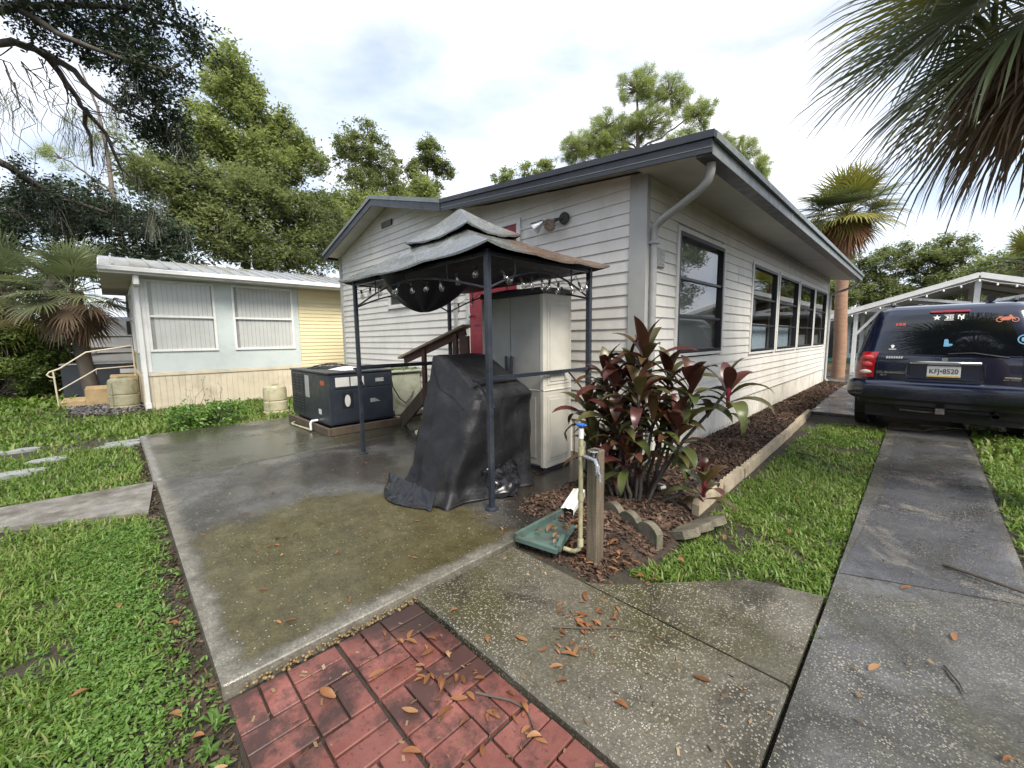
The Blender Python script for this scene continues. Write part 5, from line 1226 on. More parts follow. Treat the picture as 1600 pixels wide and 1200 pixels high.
q.f = [(j*NR+i, j*NR+(i+1) % NR, (j+1)*NR+(i+1) % NR, (j+1)*NR+i) for j in range(len(zl)-1) for i in range(NR)]
q.f += [tuple((len(zl)-1)*NR+i for i in range(NR)), tuple(range(NR))[::-1]]
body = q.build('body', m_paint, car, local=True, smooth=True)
def patch(name, mat, u0, u1, z0, z1, off=.004, nu=14, nz=8, parent=body, shape=None):
    def fn(a, b):
        u = (u0 + (u1-u0)*a) % 1; z = z0 + (z1-z0)*b
        if shape: u, z = shape(a, b); u %= 1
        return ring_pt(u, z, off)
    return MB().grid(fn, nu, nz).build(name, mat, parent, local=True, smooth='all')
# tail glass: from just right of the left edge across to the right
def tailglass(a, b):
    z = 1.145 + .555*b; k = .132 - .012*b; s = (2*a-1); 
    return (-s*k, z - .05*abs(s)**5*b)
tg = patch('tailgate_glass', MT('tail_glass').set((.004, .005, .007), .03, 0, .6, Coat_Weight=.6).m, 0, 0, 0, 0, .006, 40, 14, shape=lambda a, b: tailglass(a, b))
for s in (1, -1):
    # side glass and lamps
    for a, b in ((.235, .262), (.268, .32), (.326, .37)): patch('side_window', m_black, s*a, s*b, 1.18, 1.62, .004)
    tl = patch('tail_light', m_lamp, s*.128, s*.172, .80, 1.17, .018, 16, 12)
    def disc(uc, zc_, ru, rz): return lambda a, b: (uc + ru*b*math.cos(6.2832*a), zc_ + rz*b*math.sin(6.2832*a))
    for zc_, nm, mt_ in ((1.085, 'lamp_lens', m_stick_r), (.985, 'lamp_lens', m_stick_r), (.875, 'reversing_lens', m_lampclear)):
        dfn = disc(s*.149, zc_, .0165, .042 if nm == 'lamp_lens' else .032)
        MB().grid(lambda a, b: ring_pt(dfn(a, b)[0] % 1, dfn(a, b)[1], .019 + .016*math.sqrt(max(0, 1-b*b))), 25, 7).build(nm, mt_, tl, local=True, smooth='all')
    wm = MB().bbox(s*.93, s*1.10, 3.25, 3.38, 1.14, 1.32, .03).build('door_mirror', m_black, car, local=True)
    MB().tube([(s*.60, .85, 1.85), (s*.62, .95, 1.895), (s*.62, 2.4, 1.905), (s*.60, 2.5, 1.86)], .018, 8).build('roof_rail', m_black, car, local=True, smooth=True)
# panel lines, plate recess, chrome bar
patch('tailgate_seam', m_black, .125, -.125, 1.125, 1.132, .0035, 30, 2); patch('tailgate_seam', m_black, .126, -.126, .742, .752, .0035, 30, 2)
for s in (1, -1): patch('tailgate_seam', m_black, s*.1245, s*.126, .74, 1.13, .0035, 2, 8)
yt = lambda x, z: .145 + .035*(x/.95)**2 if z < 1.05 else lerp_tab(z, YR) + .035*(x/.95)**2
pr = MB().bbox(-.33, .33, .138, .146, .80, 1.0, .003).build('plate_recess', m_paint, body, local=True)
MB().tube([(-.36, .142, 1.01), (-.37, .142, .86), (-.33, .14, .80), (.33, .14, .80), (.37, .142, .86), (.36, .142, 1.01)], .009, 8).build('recess_edge', m_paint, pr, local=True, smooth=True)
MB().bbox(-.335, .335, .108, .142, 1.00, 1.048, .012).build('chrome_bar', m_chrome, car, local=True, smooth=True)
pt = MB().bbox(-.16, .155, .128, .137, .835, .985, .004).build('number_plate', m_plate, car, local=True)
MB().box(-.157, .152, .1255, .1278, .838, .856).build('plate_band', m_plateyellow, pt, local=True)
def lettering(txt, size, x, y, z, mat, parent, sx=1.0, bold=0.0, name='lettering', shear=0, tilt=90):
    me = text_mesh(txt, size, bold, sx, shear); me.materials.clear(); me.materials.append(mat)
    o = link(name, me, parent); o.location = (x, y, z); o.rotation_euler = (R(tilt), 0, 0); return o
lettering('KFJ•8520', .092, -.002, .1265, .912, m_ink, pt, .80, .0008)
# makers' lettering and stickers
def tail_y(x, z, e=.010): return lerp_tab(z, YR) + .035*(x/lerp_tab(z, HWs))**2 - e
lettering('DURANGO', .046, -.52, tail_y(-.52, .87), .875, m_chrome, body, 1.35, .001)
lettering('SLT', .030, -.60, tail_y(-.60, .83), .836, m_chrome, body, 1.5, .001)
MB().bbox(.53, .67, tail_y(.6, .84), tail_y(.6, .84)+.006, .838, .862, .003).bbox(.525, .575, tail_y(.6, .83), tail_y(.6, .83)+.006, .818, .832, .003).bbox(.585, .665, tail_y(.6, .83), tail_y(.6, .83)+.006, .822, .832, .003).build('engine_badge', m_chrome, body, local=True)
dq = MB()
for i in range(7):      # slanted blurred strokes of the dealer's name plate
    x0 = -.59 + i*.026; y0 = tail_y(x0, 1.09)
    dq.add([(x0, y0, 1.078), (x0+.017, y0, 1.078), (x0+.025, y0, 1.11), (x0+.008, y0, 1.11)], [(0, 1, 2, 3)])
dq.build('dealer_plate', m_stick_w, body, local=True)
# ram's head badge: small shield
MB().prism([(-.03, 1.095), (.03, 1.095), (.028, 1.06), (.015, 1.05), (.008, 1.062), (0, 1.05), (-.008, 1.062), (-.015, 1.05), (-.028, 1.06)], 'y', .128, .14).build('badge', m_chrome, body, local=True)
TL = math.degrees(math.atan2(.5, .235))
def on_tail(mb, x0, z0, mat, name, k=1.0):
    """flat shape in (x,z) laid on the raked tail glass"""
    q = MB(); q.v = [(x0 + a*k, tail_y(x0 + a*k, z0 + c*k, .0115 + .0015*b), z0 + c*k) for a, b, c in mb.v]; q.f = mb.f
    return q.build(name, mat, tg, local=True)
def star(r): return MB().prism([((r if i % 2 == 0 else r*.42)*math.sin(i*math.pi/5), (r if i % 2 == 0 else r*.42)*math.cos(i*math.pi/5)) for i in range(10)], 'y', 0, 1)
on_tail(star(.042), -.115, 1.645, m_stick_w, 'star_sticker')
bq = MB().box(-.045, .045, 0, 1, .028, .036).box(-.045, .045, 0, 1, -.04, -.032).box(-.03, -.006, 0, 1, .012, .02).box(-.02, -.004, 0, 1, -.02, .012).box(.004, .012, 0, 1, -.022, .022).box(.012, .034, 0, 1, .014, .022).box(.012, .034, 0, 1, -.004, .003).box(.012, .034, 0, 1, -.022, -.015).box(.034, .04, 0, 1, -.018, .018).box(-.034, -.006, 0, 1, -.022, -.015)
on_tail(bq, .0, 1.645, m_stick_w, 'initials_sticker')
ny = MB().prism([(-.034, -.026), (-.024, -.026), (-.024, .014), (.014, -.026), (.024, -.026), (.024, .026), (.014, .026), (.014, -.008), (-.024, .030), (-.034, .030)], 'y', 0, 1)
ny.prism([(-.005, -.040), (.005, -.040), (.005, -.004), (.030, .036), (.018, .036), (0, .008), (-.018, .036), (-.030, .036), (-.005, -.004)], 'y', 1.2, 1.6)
on_tail(ny, .115, 1.645, m_stick_w, 'team_sticker')
mo = MB()
def ringq(cx, cz, r, w=.009, n=18):
    for i in range(n):
        a, b = 2*math.pi*i/n, 2*math.pi*(i+1)/n
        mo.add([(cx + rr*math.cos(t), 0, cz + rr*math.sin(t)) for t in (a, b) for rr in (r, r-w)], [(0, 1, 3, 2)])
ringq(-.05, -.015, .030); ringq(.075, -.018, .030)
for pa in ([(-.05, -.012), (-.02, .018), (.03, .022), (.05, -.005), (.02, -.025), (-.02, -.022)], [(.02, .018), (.03, .045), (.037, .045), (.08, -.015), (.072, -.02)], [(-.055, .012), (-.03, .018), (-.02, .028), (-.06, .026)]):
    mo.add([(a, .5, c) for a, c in pa], [tuple(range(len(pa)))])
on_tail(mo, .50, 1.61, m_stick_o, 'motorcycle_sticker', 1.05)
mo = MB(); ringq(0, 0, .062, .012); mo.f += [tuple(i + len(mo.v) for i in range(5))]; mo.v += [(.035*math.cos(i*1.2566), .5, .035*math.sin(i*1.2566)) for i in range(5)]
on_tail(mo, .665, 1.34, m_stick_b, 'round_sticker')
on_tail(MB().prism([(-.022, -.05), (.03, -.05), (.06, -.035), (.06, -.015), (.025, -.012), (.022, .03), (.01, .05), (-.018, .045)], 'y', 0, 1), -.005, 1.30, m_stick_b, 'blue_figure_sticker')
on_tail(MB().box(-.055, -.03, 0, 1, -.02, .02).box(-.02, .008, 0, 1, -.02, .02).box(.016, .05, 0, 1, -.02, .02), -.47, 1.565, m_stick_r, 'red_word_sticker')
sk_ = MB().prism([(-.022, .02), (-.008, .032), (.008, .032), (.022, .02), (.014, 0), (.008, -.016), (-.008, -.016), (-.014, 0)], 'y', 0, 1).box(-.04, .04, 0, 1, -.034, -.026)
on_tail(sk_, -.53, 1.24, m_stick_w, 'emblem_sticker')
# third brake light, wiper, roof load
MB().bbox(-.19, .19, tail_y(0, 1.72)-.025, tail_y(0, 1.72)+.01, 1.708, 1.74, .008).build('brake_light', m_lamp, car, local=True)
MB().tube([(.02, tail_y(0, 1.15, .02), 1.15), (.25, tail_y(.25, 1.165, .026), 1.165), (.55, tail_y(.55, 1.12, .02), 1.11)], .011, 6).build('rear_wiper', m_black, car, local=True)
lo = MB().tube([(.38, .75, 1.895), (.40, 2.2, 1.905)], .045, 14).build('rolled_load', m_black, car, local=True, smooth=True)
# bumper
def bump_fn(a, b):
    u = .20 - .40*a; z = .46 + .30*b; pr_ = .085*math.sin(math.pi*min(1, max(0, b))**.75)**.5 + .012
    p = ring_pt(u % 1, max(.42, z), 0); d = Vector((p[0]*.55, -1.0, 0)).normalized() if abs(p[0]) < .8 else Vector((p[0], -.35, 0)).normalized()
    k = pr_ * (1 if p[1] < .5 else max(.15, 1-(p[1]-.5)*1.6)); return (p[0] + d.x*k, p[1] + d.y*k, z)
bp = MB().grid(bump_fn, 70, 14).build('bumper', m_paint, car, local=True, smooth='all')
MB().grid(lambda a, b: tuple(Vector(bump_fn(.08 + .84*a, .60 + .05*b)) + Vector((0, -.006, 0))), 50, 2).build('step_line', m_black, bp, local=True)
MB().grid(lambda a, b: tuple(Vector(bump_fn(.02 + .96*a, .02 + .12*b)) + Vector((0, -.004, 0))), 50, 3).build('lower_valance', m_under_car, bp, local=True)
# underbody, hitch, wheels
MB().box(-.80, .80, .45, 4.7, .27, .42).build('underbody', m_under_car, car, local=True)
hb = MB().tube([(-.45, .30, .36), (.45, .30, .36)], .028, 8).build('hitch_bar', m_under_car, car, local=True)
MB().bbox(-.045, .045, .14, .40, .32, .40, .006).build('receiver', m_rust, hb, local=True); MB().tube([(-.40, .28, .33), (-.16, .20, .33), (-.05, .24, .33)], .012, 6).build('safety_chain', m_rust, hb, local=True)
MB().tube([(.50, .20, .34), (.50, 1.4, .34)], .035, 10, cap=False).build('tail_pipe', m_rust, car, local=True, smooth=True)
wq = None
for s in (-1, 1):
    for y in (1.18, 4.18):
        if wq is None:
            prof = [(.20, -.125), (.34, -.125), (.378, -.105), (.387, -.05), (.387, .05), (.378, .105), (.34, .125), (.20, .125)]
            q = MB().lathe(prof, n=36); q.v = [(p[2], p[0], p[1]) for p in q.v]; w = bpy.data.objects.new('wheel', None); col.objects.link(w); w.parent = car
            q.build('tyre', m_tyre, w, local=True, smooth=True)
            q = MB().lathe([(.24, .10), (.20, .08), (.06, .105), (.05, .115), (.001, .118)], n=24); q.v = [(p[2], p[0], p[1]) for p in q.v]; q.build('rim', m_gutter, w, local=True, smooth=True)
            wq = w
        else: w = copy_tree(wq, car)
        w.location = (s*.80, y, .387); w.rotation_euler = (0, 0, 0 if s > 0 else math.pi)
for s in (-1, 1):
    for y in (1.18, 4.18): MB().tube([(s*.80, y, .40), (s*.955, y, .40)], .47, 24).build('wheel_arch', m_under_car, car, local=True)
MB().box(-.80, .80, .50, .56, .18, .42).build('spare_bracket', m_under_car, car, local=True)
# ================================================================ plants
def leaf_cloud(centers, rad, per, size, flat=.75, up=.35):
    """leaves spread round many small clump centres; returns V, F, rnd"""
    n = len(centers)*per; base = np.repeat(centers, per, 0); rr = np.repeat(rad, per)[:, None]
    P = base + rng.normal(size=(n, 3))*rr*np.array([.55, .55, .55*flat])
    d = rand_unit(n); d[:, 2] = d[:, 2]*.6 - .15; d /= np.linalg.norm(d, axis=1, keepdims=True)
    nn = rand_unit(n); nn[:, 2] = np.abs(nn[:, 2]) + up; e = np.cross(d, nn); e /= np.linalg.norm(e, axis=1, keepdims=True) + 1e-9
    l = size*rng.uniform(.6, 1.4, (n, 1)); w = l*rng.uniform(.32, .5, (n, 1))
    V = np.stack([P-d*l, P-e*w, P+d*l, P+e*w], 1).reshape(-1, 3); F = np.arange(4*n).reshape(-1, 4)
    cr = np.repeat(rng.random(len(centers)), per)*.55 + rng.random(n)*.45
    return V, F, np.repeat(cr, 4)
def needle_cloud(centers, per, length, width):
    """pine tufts: thin needles spraying outward and up"""
    n = len(centers)*per; P = np.repeat(centers, per, 0) + rng.normal(size=(n, 3))*length*.25
    d = rand_unit(n); d[:, 2] = d[:, 2]*.8 + .25; d /= np.linalg.norm(d, axis=1, keepdims=True); e = np.cross(d, rand_unit(n)); e /= np.linalg.norm(e, axis=1, keepdims=True) + 1e-9
    l = length*rng.uniform(.6, 1.2, (n, 1)); V = np.stack([P - e*width, P + e*width, P + d*l + e*width*.3, P + d*l - e*width*.3], 1).reshape(-1, 3)
    cr = np.repeat(rng.random(len(centers)), per)*.6 + rng.random(n)*.4
    return V, np.arange(4*n).reshape(-1, 4), np.repeat(cr, 4)
def clump_points(blobs, n, shell=.55):
    """points spread through ellipsoids (centre, radii), denser to the outside, with uneven gaps"""
    vol = np.array([b[1][0]*b[1][1]*b[1][2] for b in blobs])**.75; n = int(n); k = rng.choice(len(blobs), n, p=vol/vol.sum())
    d = rand_unit(n); r = (shell + (1-shell)*rng.random(n))*rng.uniform(.75, 1.1, n)
    c = np.array([b[0] for b in blobs])[k]; R_ = np.array([b[1] for b in blobs])[k]
    P = c + d*R_*r[:, None]
    s_ = 1.6/max(.3, float(np.median([b[1][0] for b in blobs]))); g_ = np.array([mnoise.noise(Vector(p)*s_) for p in P]) + rng.normal(size=n)*.10
    keep = np.argsort(-g_)[:int(n*.76)]
    return P[keep], k[keep]
def limb(q, p, e, r0, r1, n=6, wob=.06, sides=6):
    p, e = Vector(p), Vector(e); L_ = (e-p).length; pts = []
    for i in range(n):
        t = i/(n-1); w = Vector((random.gauss(0, 1), random.gauss(0, 1), random.gauss(0, .6)))*L_*wob*math.sin(math.pi*t)
        pts.append(p.lerp(e, t) + w + Vector((0, 0, L_*.05*math.sin(math.pi*t))))
    q.tube(pts, [r0 + (r1-r0)*i/(n-1) for i in range(n)], sides, cap=False); return pts
def tree(label, base, top_z, blobs, nclump, per, size, crad, leafmat, barkmat, r=.25, kind='broad', group='background trees', moss=0, seed=1, twigs=1.0):
    random.seed(seed); t = thing('tree' if kind == 'broad' else 'pine_tree', label, 'tree', base, group); b = Vector(base)
    q = MB(); tp = []; n = 9
    cxm = sum(bl[0][0] for bl in blobs)/len(blobs); cym = sum(bl[0][1] for bl in blobs)/len(blobs)
    for i in range(n):
        f = i/(n-1); tp.append(Vector((b.x + (cxm-b.x)*f**1.5 + random.gauss(0, .12)*(0 < i), b.y + (cym-b.y)*f**1.5 + random.gauss(0, .12)*(0 < i), b.z + (top_z-b.z)*f)))
    q.tube(tp, [r*(1.25 if i == 0 else 1)*(1-.85*i/(n-1)) for i in range(n)], 9, cap=False)
    q.build('trunk', barkmat, t, smooth='all'); br = MB()
    pts, k = clump_points(blobs, nclump)
    hubs = []
    for bl in blobs:
        c = Vector(bl[0]); j = min(range(n), key=lambda i: abs(tp[i].z - (c.z - .25*bl[1][2]-.25*(Vector((c.x-tp[i].x, c.y-tp[i].y, 0)).length)))); limb(br, tp[j], c, r*(1-.8*j/(n-1))*.55, r*.12, 7, .05); hubs.append(c)
    nclump = len(pts)
    for i in range(int(nclump*twigs)):
        h = hubs[k[i]]; e = Vector(pts[i])
        if (e-h).length > .15: limb(br, h.lerp(e, random.uniform(0, .35)), e, r*.09, r*.02, 4, .08, 4)
    br.build('branches', barkmat, t, smooth='all')
    if kind == 'broad': V, F, rn = leaf_cloud(pts, crad*rng.uniform(.45, .95, len(pts)), int(per*1.9), size*.62)
    else: V, F, rn = needle_cloud(pts, per, size*.72, size*.018)
    np_mesh('crown', V, F, leafmat, t, rn)
    if moss:
        low = pts[np.argsort(pts[:, 2])[:int(len(pts)*.75)]]; sel = low[rng.choice(len(low), moss)]
        V, F, rn = moss_strands(sel, 14, .9); np_mesh('spanish_moss', V, F, m_moss, t, rn)['kind'] = 'stuff'
    return t
def moss_strands(P, per, length, spread=.16, wd=.010):
    n = len(P)*per; p = np.repeat(P, per, 0) + rng.normal(size=(n, 3))*np.array([spread, spread, .15]); l = np.repeat(rng.uniform(.5, 1.3, len(P)), per)*length*rng.uniform(.5, 1.1, n)
    a = rng.uniform(0, np.pi, n); s = np.stack([np.cos(a), np.sin(a), 0*a], 1)*wd*(.5 + .7*rng.random((n, 1))); sway = rng.normal(size=(n, 3))*.06; sway[:, 2] = 0
    m1 = p + sway - np.stack([0*a, 0*a, l*.5], 1); e = p + sway*1.5 - np.stack([0*a, 0*a, l], 1)
    V = np.stack([p-s, p+s, m1+s, m1-s, e+s*.4, e-s*.4], 1).reshape(-1, 3); i = np.arange(n)[:, None]*6
    F = np.concatenate([i + np.array([[0, 1, 2, 3]]), i + np.array([[3, 2, 4, 5]])], 0); return V, F, np.repeat(rng.random(n), 6)
m_oak = leafy('oak_leaves', [(.075, .095, .036), (.130, .158, .060), (.185, .215, .085), (.245, .265, .115)], .5, .48, .35)
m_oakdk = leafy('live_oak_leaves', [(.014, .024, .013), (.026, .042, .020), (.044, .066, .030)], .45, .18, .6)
m_oaklt = leafy('yellow_green_oak_leaves', [(.11, .135, .046), (.175, .212, .072), (.24, .28, .10), (.30, .325, .135)], .5, .48, .35)  # lighter, yellower leaf green for some whole trees
m_pine = leafy('pine_needles', [(.15, .185, .065), (.24, .285, .095), (.33, .375, .14)], .5, .50, .4)
m_hedge = leafy('hedge_leaves', [(.035, .060, .015), (.080, .120, .026), (.155, .190, .050)], .5, .25, .8)
E_ = lambda c, r: (c, r)
# trees behind the neighbour's home
tree('tall light green oak with an open top behind the yellow home', (-25.4, 6.0, gz), 15.0,
     [E_((-25.4, 5.6, 13.6), (1.8, 1.6, 1.6)), E_((-25.2, 7.7, 12.6), (1.5, 1.4, 1.1)), E_((-25.6, 4.2, 11.8), (1.8, 1.4, 1.5)), E_((-25.2, 6.4, 10.6), (2.2, 2.2, 1.6)), E_((-24.8, 8.6, 11.4), (1.3, 1.0, .8)), E_((-25.0, 5.4, 15.1), (1.2, .9, .9))],
     640, 52, .15, .58, m_oaklt, m_bark, .32, seed=2, moss=26)
tree('broad olive green oak hung with moss behind the ribbed roof', (-23.2, 4.6, gz), 9.0,
     [E_((-23.2, 2.6, 8.2), (2.2, 2.0, 1.7)), E_((-23.0, 5.2, 8.0), (2.2, 2.2, 1.9)), E_((-22.6, 3.8, 6.2), (2.2, 2.6, 1.4)), E_((-22.8, 7.6, 7.6), (2.0, 1.7, 1.8)), E_((-22.4, 6.6, 5.6), (1.8, 2.2, 1.4))],
     760, 52, .14, .58, m_oak, m_bark, .36, seed=3, moss=60)
tree('yellow green oak above the far end of the ribbed roof', (-25.5, 11.5, gz), 10.5,
     [E_((-25.8, 10.2, 9.0), (2.0, 1.8, 1.7)), E_((-25.5, 12.4, 9.2), (2.0, 1.9, 1.6)), E_((-24.8, 11.0, 7.0), (2.0, 2.4, 1.5)), E_((-25.0, 13.6, 7.6), (1.6, 1.6, 1.6))],
     600, 50, .15, .58, m_oaklt, m_bark, .33, seed=4, moss=30)
tree('airy round topped tree rising left of the charcoal roof', (-27.2, 13.2, gz), 15.4,
     [E_((-27.0, 12.4, 13.8), (1.7, 1.5, 1.5)), E_((-27.0, 14.2, 13.2), (1.6, 1.4, 1.4)), E_((-27.0, 13.3, 15.0), (1.2, 1.2, .9)), E_((-26.6, 15.2, 11.6), (1.5, 1.4, 1.2)), E_((-26.8, 12.6, 11.6), (1.6, 1.5, 1.2))],
     420, 36, .14, .42, m_oak, m_bark, .28, seed=5)
tree('slim tree with small crown left of the television antenna', (-28.2, 18.9, gz), 17.0,
     [E_((-28.2, 18.9, 15.9), (1.3, 1.2, 1.2)), E_((-27.6, 19.9, 14.8), (1.0, .9, .8)), E_((-28.6, 17.9, 14.6), (1.0, .9, .7)), E_((-28.0, 18.6, 13.2), (1.2, 1.3, .7))],
     300, 36, .14, .38, m_oak, m_bark, .25, seed=6)
tree('thin bare trunked pine standing behind the dark oak branch', (-22.0, .75, gz), 11.5,
     [E_((-22, .4, 9.3), (1.0, 1.0, .6)), E_((-22, -.7, 8.0), (.9, .8, .4)), E_((-22, 1.6, 8.6), (.9, .9, .5)), E_((-22, -.4, 7.0), (.8, .9, .35))],
     70, 60, .34, .4, m_pine, m_barkpine, .17, 'pine', seed=7)
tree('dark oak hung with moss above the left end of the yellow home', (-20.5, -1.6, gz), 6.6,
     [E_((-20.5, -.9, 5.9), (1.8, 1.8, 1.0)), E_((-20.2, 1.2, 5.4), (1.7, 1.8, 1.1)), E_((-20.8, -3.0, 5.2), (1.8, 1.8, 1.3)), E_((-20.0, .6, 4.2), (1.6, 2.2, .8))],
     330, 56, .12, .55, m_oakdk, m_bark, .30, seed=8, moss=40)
tree('grey green tree at the far left edge behind the hedge', (-24, -4.6, gz), 5.6,
     [E_((-24, -3.9, 4.8), (1.8, 1.8, 1.3)), E_((-24, -6, 4.6), (1.8, 1.8, 1.4)), E_((-23.6, -2.4, 3.6), (1.5, 1.4, 1.0))],
     230, 54, .14, .55, m_oak, m_bark, .26, seed=9, moss=25)
tree('yellow green tree filling the gap behind the gable end', (-26.4, 16.6, gz), 12.5,
     [E_((-26.4, 15.6, 10.6), (1.7, 1.7, 1.5)), E_((-26.4, 17.4, 10.9), (1.7, 1.7, 1.4)), E_((-26.4, 19.2, 10.6), (1.6, 1.6, 1.2)), E_((-26.2, 16.6, 12.3), (1.2, 1.2, .9))],
     420, 50, .15, .55, m_oaklt, m_bark, .3, seed=13, moss=14)
# pines beyond the house
tree('big spreading light green pine rising over the charcoal roof', (-19.0, 35.2, gz), 24.0,
     [E_((-19.3, 35.0, 23.2), (2.3, 2.0, 1.7)), E_((-16.9, 36.2, 22.2), (2.0, 1.9, 1.5)), E_((-21.6, 33.6, 20.4), (2.0, 1.9, 1.4)), E_((-23.6, 31.9, 18.6), (2.2, 2.0, 1.6)), E_((-21.6, 33.6, 18.9), (2.2, 1.9, 1.5)), E_((-18.6, 35.4, 20.0), (2.6, 2.4, 1.4)), E_((-14.8, 37.0, 20.0), (1.9, 1.7, 1.3)), E_((-21.0, 34.0, 17.6), (2.4, 2.0, 1.2)), E_((-16.0, 36.5, 17.8), (2.4, 2.0, 1.2))],
     1300, 62, .60, .5, m_pine, m_barkpine, .42, 'pine', seed=10)
tree('lower pine crown beyond the roof corner', (-12.4, 38.0, gz), 17.6,
     [E_((-13.4, 37.7, 17.2), (1.7, 1.5, 1.1)), E_((-11.6, 38.3, 16.4), (1.5, 1.3, 1.1)), E_((-10.5, 38.6, 14.8), (1.2, 1.1, 1.3)), E_((-12.2, 38.0, 14.6), (1.6, 1.4, 1.2))],
     460, 62, .58, .5, m_pine, m_barkpine, .34, 'pine', seed=11)
tree('small distant tree top beside the television antenna', (-28.3, 28.2, gz), 17.4,
     [E_((-28.9, 27.6, 16.6), (1.4, 1.2, .8)), E_((-27.0, 29.0, 16.9), (1.4, 1.2, .8)), E_((-25.9, 30.0, 17.3), (1.0, .9, .8)), E_((-28.0, 28.4, 15.2), (1.8, 1.5, .8))],
     130, 48, .17, .55, m_oaklt, m_bark, .28, seed=12)
# right background
for i, (lb, b, z, bl, mt_) in enumerate((
    ('dark green oak beyond the carport, just right of the tall palm', (-3.2, 46, gz), 8.2, [E_((-4.6, 46, 6.8), (2.0, 1.9, 1.7)), E_((-2.2, 46, 7.2), (2.0, 1.9, 1.6)), E_((-3.4, 46, 5.0), (2.6, 2.0, 1.5))], m_oak),
    ('thin topped green tree beyond the carport peak', (.4, 47, gz), 8.8, [E_((-.2, 47, 7.3), (1.8, 1.6, 1.5)), E_((1.8, 47, 6.8), (1.7, 1.5, 1.3)), E_((.6, 47, 5.0), (2.6, 2.0, 1.5)), E_((1.2, 47, 8.6), (1.0, .9, .6))], m_oak),
    ('low green tree beyond the carport at the right edge', (4.0, 44, gz), 6.6, [E_((3.2, 44, 5.6), (1.8, 1.6, 1.3)), E_((5.2, 44, 6.2), (1.8, 1.6, 1.4)), E_((4.0, 44, 4.0), (2.6, 2.0, 1.3))], m_oaklt),
    ('dense green tree left of the tall palm trunk behind the home', (-7.0, 44, gz), 7.4, [E_((-7.6, 44, 5.8), (1.9, 1.8, 1.6)), E_((-5.6, 44, 4.8), (1.9, 1.8, 1.8))], m_oak))):
    tree(lb, b, z, bl, 260, 56, .17, .62, mt_, m_bark, .3, seed=20+i)
# trees on the far side of the drive, mirrored in the side windows
tree('tall oak right of the driveway mirrored in the side window', (8.6, 27, gz), 8.5, [E_((7.6, 27, 6.8), (2.2, 2.0, 1.8)), E_((9.8, 27, 6.2), (2.2, 2.0, 1.8)), E_((8.6, 27, 4.0), (2.6, 2.0, 1.6))], 200, 50, .18, .65, m_oak, m_bark, .3, seed=31)
tree('broad oak farther right of the driveway mirrored in the side window', (13.5, 33, gz), 9.5, [E_((12.3, 33, 7.4), (2.4, 2.2, 2.0)), E_((15.0, 33, 7.0), (2.4, 2.2, 2.0)), E_((13.5, 33, 4.2), (3.0, 2.2, 1.8))], 200, 50, .18, .65, m_oaklt, m_bark, .3, seed=32)
# street trees behind the photographer, mirrored in the car's tail
for i, (x, y, h) in enumerate(((-5.5, -17, 9.5), (1.5, -19, 10.5), (8, -17, 9))):
    tree('street tree behind the viewpoint, mirrored in the car, ' + ('left', 'middle', 'right')[i] + ' one of three', (x, y, gz), h, [E_((x-1.2, y, h*.78), (2.4, 2.0, 2.0)), E_((x+1.4, y, h*.72), (2.4, 2.0, 2.0)), E_((x, y, h*.45), (3.0, 2.2, 1.8))], 150, 44, .22, .75, m_oak, m_bark, .3, seed=41+i, group='street trees')
# hedge and shrubs at the left
def bush(name, label, cat, blobs, n, per, size, crad, mat, base, group=None, r=.03):
    t = thing(name, label, cat, base, group); pts, k = clump_points(blobs, n, .5); n = len(pts); pts[:, 2] = np.maximum(pts[:, 2], base[2] + .02)
    V, F, rn = leaf_cloud(pts, np.full(n, crad), per, size); V[:, 2] = np.maximum(V[:, 2], base[2]); np_mesh('foliage', V, F, mat, t, rn)
    q = MB()
    for i in range(0, n, max(1, n//60)): limb(q, (base[0] + random.gauss(0, .1), base[1] + random.gauss(0, .1), base[2]), pts[i], r, r*.3, 5, .08, 5)
    q.build('stems', m_bark, t); return t
bush('hedge_shrub', 'dense green rounded shrub at the left edge beside the pipe handrail', 'shrub', [E_((-17.6, -1.6, 1.0), (.9, 1.0, 1.0)), E_((-17.6, -2.9, 1.1), (1.0, 1.0, 1.1)), E_((-17.0, -1.05, .95), (.7, .60, 1.0)), E_((-16.8, -1.7, 1.1), (.7, .8, 1.1)), E_((-17.6, -1.3, .6), (.8, .75, .7)), E_((-17.8, -4.4, 1.1), (1.0, 1.1, 1.1))], 620, 60, .050, .20, m_hedge, (-17.6, -2.4, gz), 'hedge at the left')
bush('hedge_shrub', 'dark shrub behind the hedge and the silver trailer', 'shrub', [E_((-19.6, -3.4, 1.2), (1.0, 1.3, 1.2)), E_((-19.6, -1.8, 1.0), (.8, .8, .9))], 200, 55, .065, .25, m_hedge, (-19.6, -2.8, gz), 'hedge at the left')
bush('weed_clump', 'leafy green weed clump spreading over the far patio edge', 'weeds', [E_((-8.75, .85, .16), (.38, .42, .22)), E_((-8.85, 1.35, .15), (.36, .36, .22)), E_((-8.55, 1.05, .06), (.30, .5, .10))], 150, 26, .034, .09, m_weed, (-8.75, 1.1, gz), None, .006)
random.seed(44); wc = MB()
wt = thing('weed_sprig', 'thin bare stalks rising from the weed clump against the cream skirting', 'weeds', (-8.9, 1.2, gz))
for i in range(9):
    a = Vector((-8.85 + random.gauss(0, .12), 1.1 + random.gauss(0, .25), 0)); limb(wc, a, a + Vector((random.gauss(0, .1), random.gauss(0, .15), random.uniform(.45, .85))), .004, .0015, 6, .06, 4)
wc.build('stalk', m_bark, wt); pts = np.array([v for v in wc.v if v[2] > .35]); V, F, rn = leaf_cloud(pts[::3], np.full(len(pts[::3]), .03), 2, .016); np_mesh('leaflets', V, F, m_weed, wt, rn)
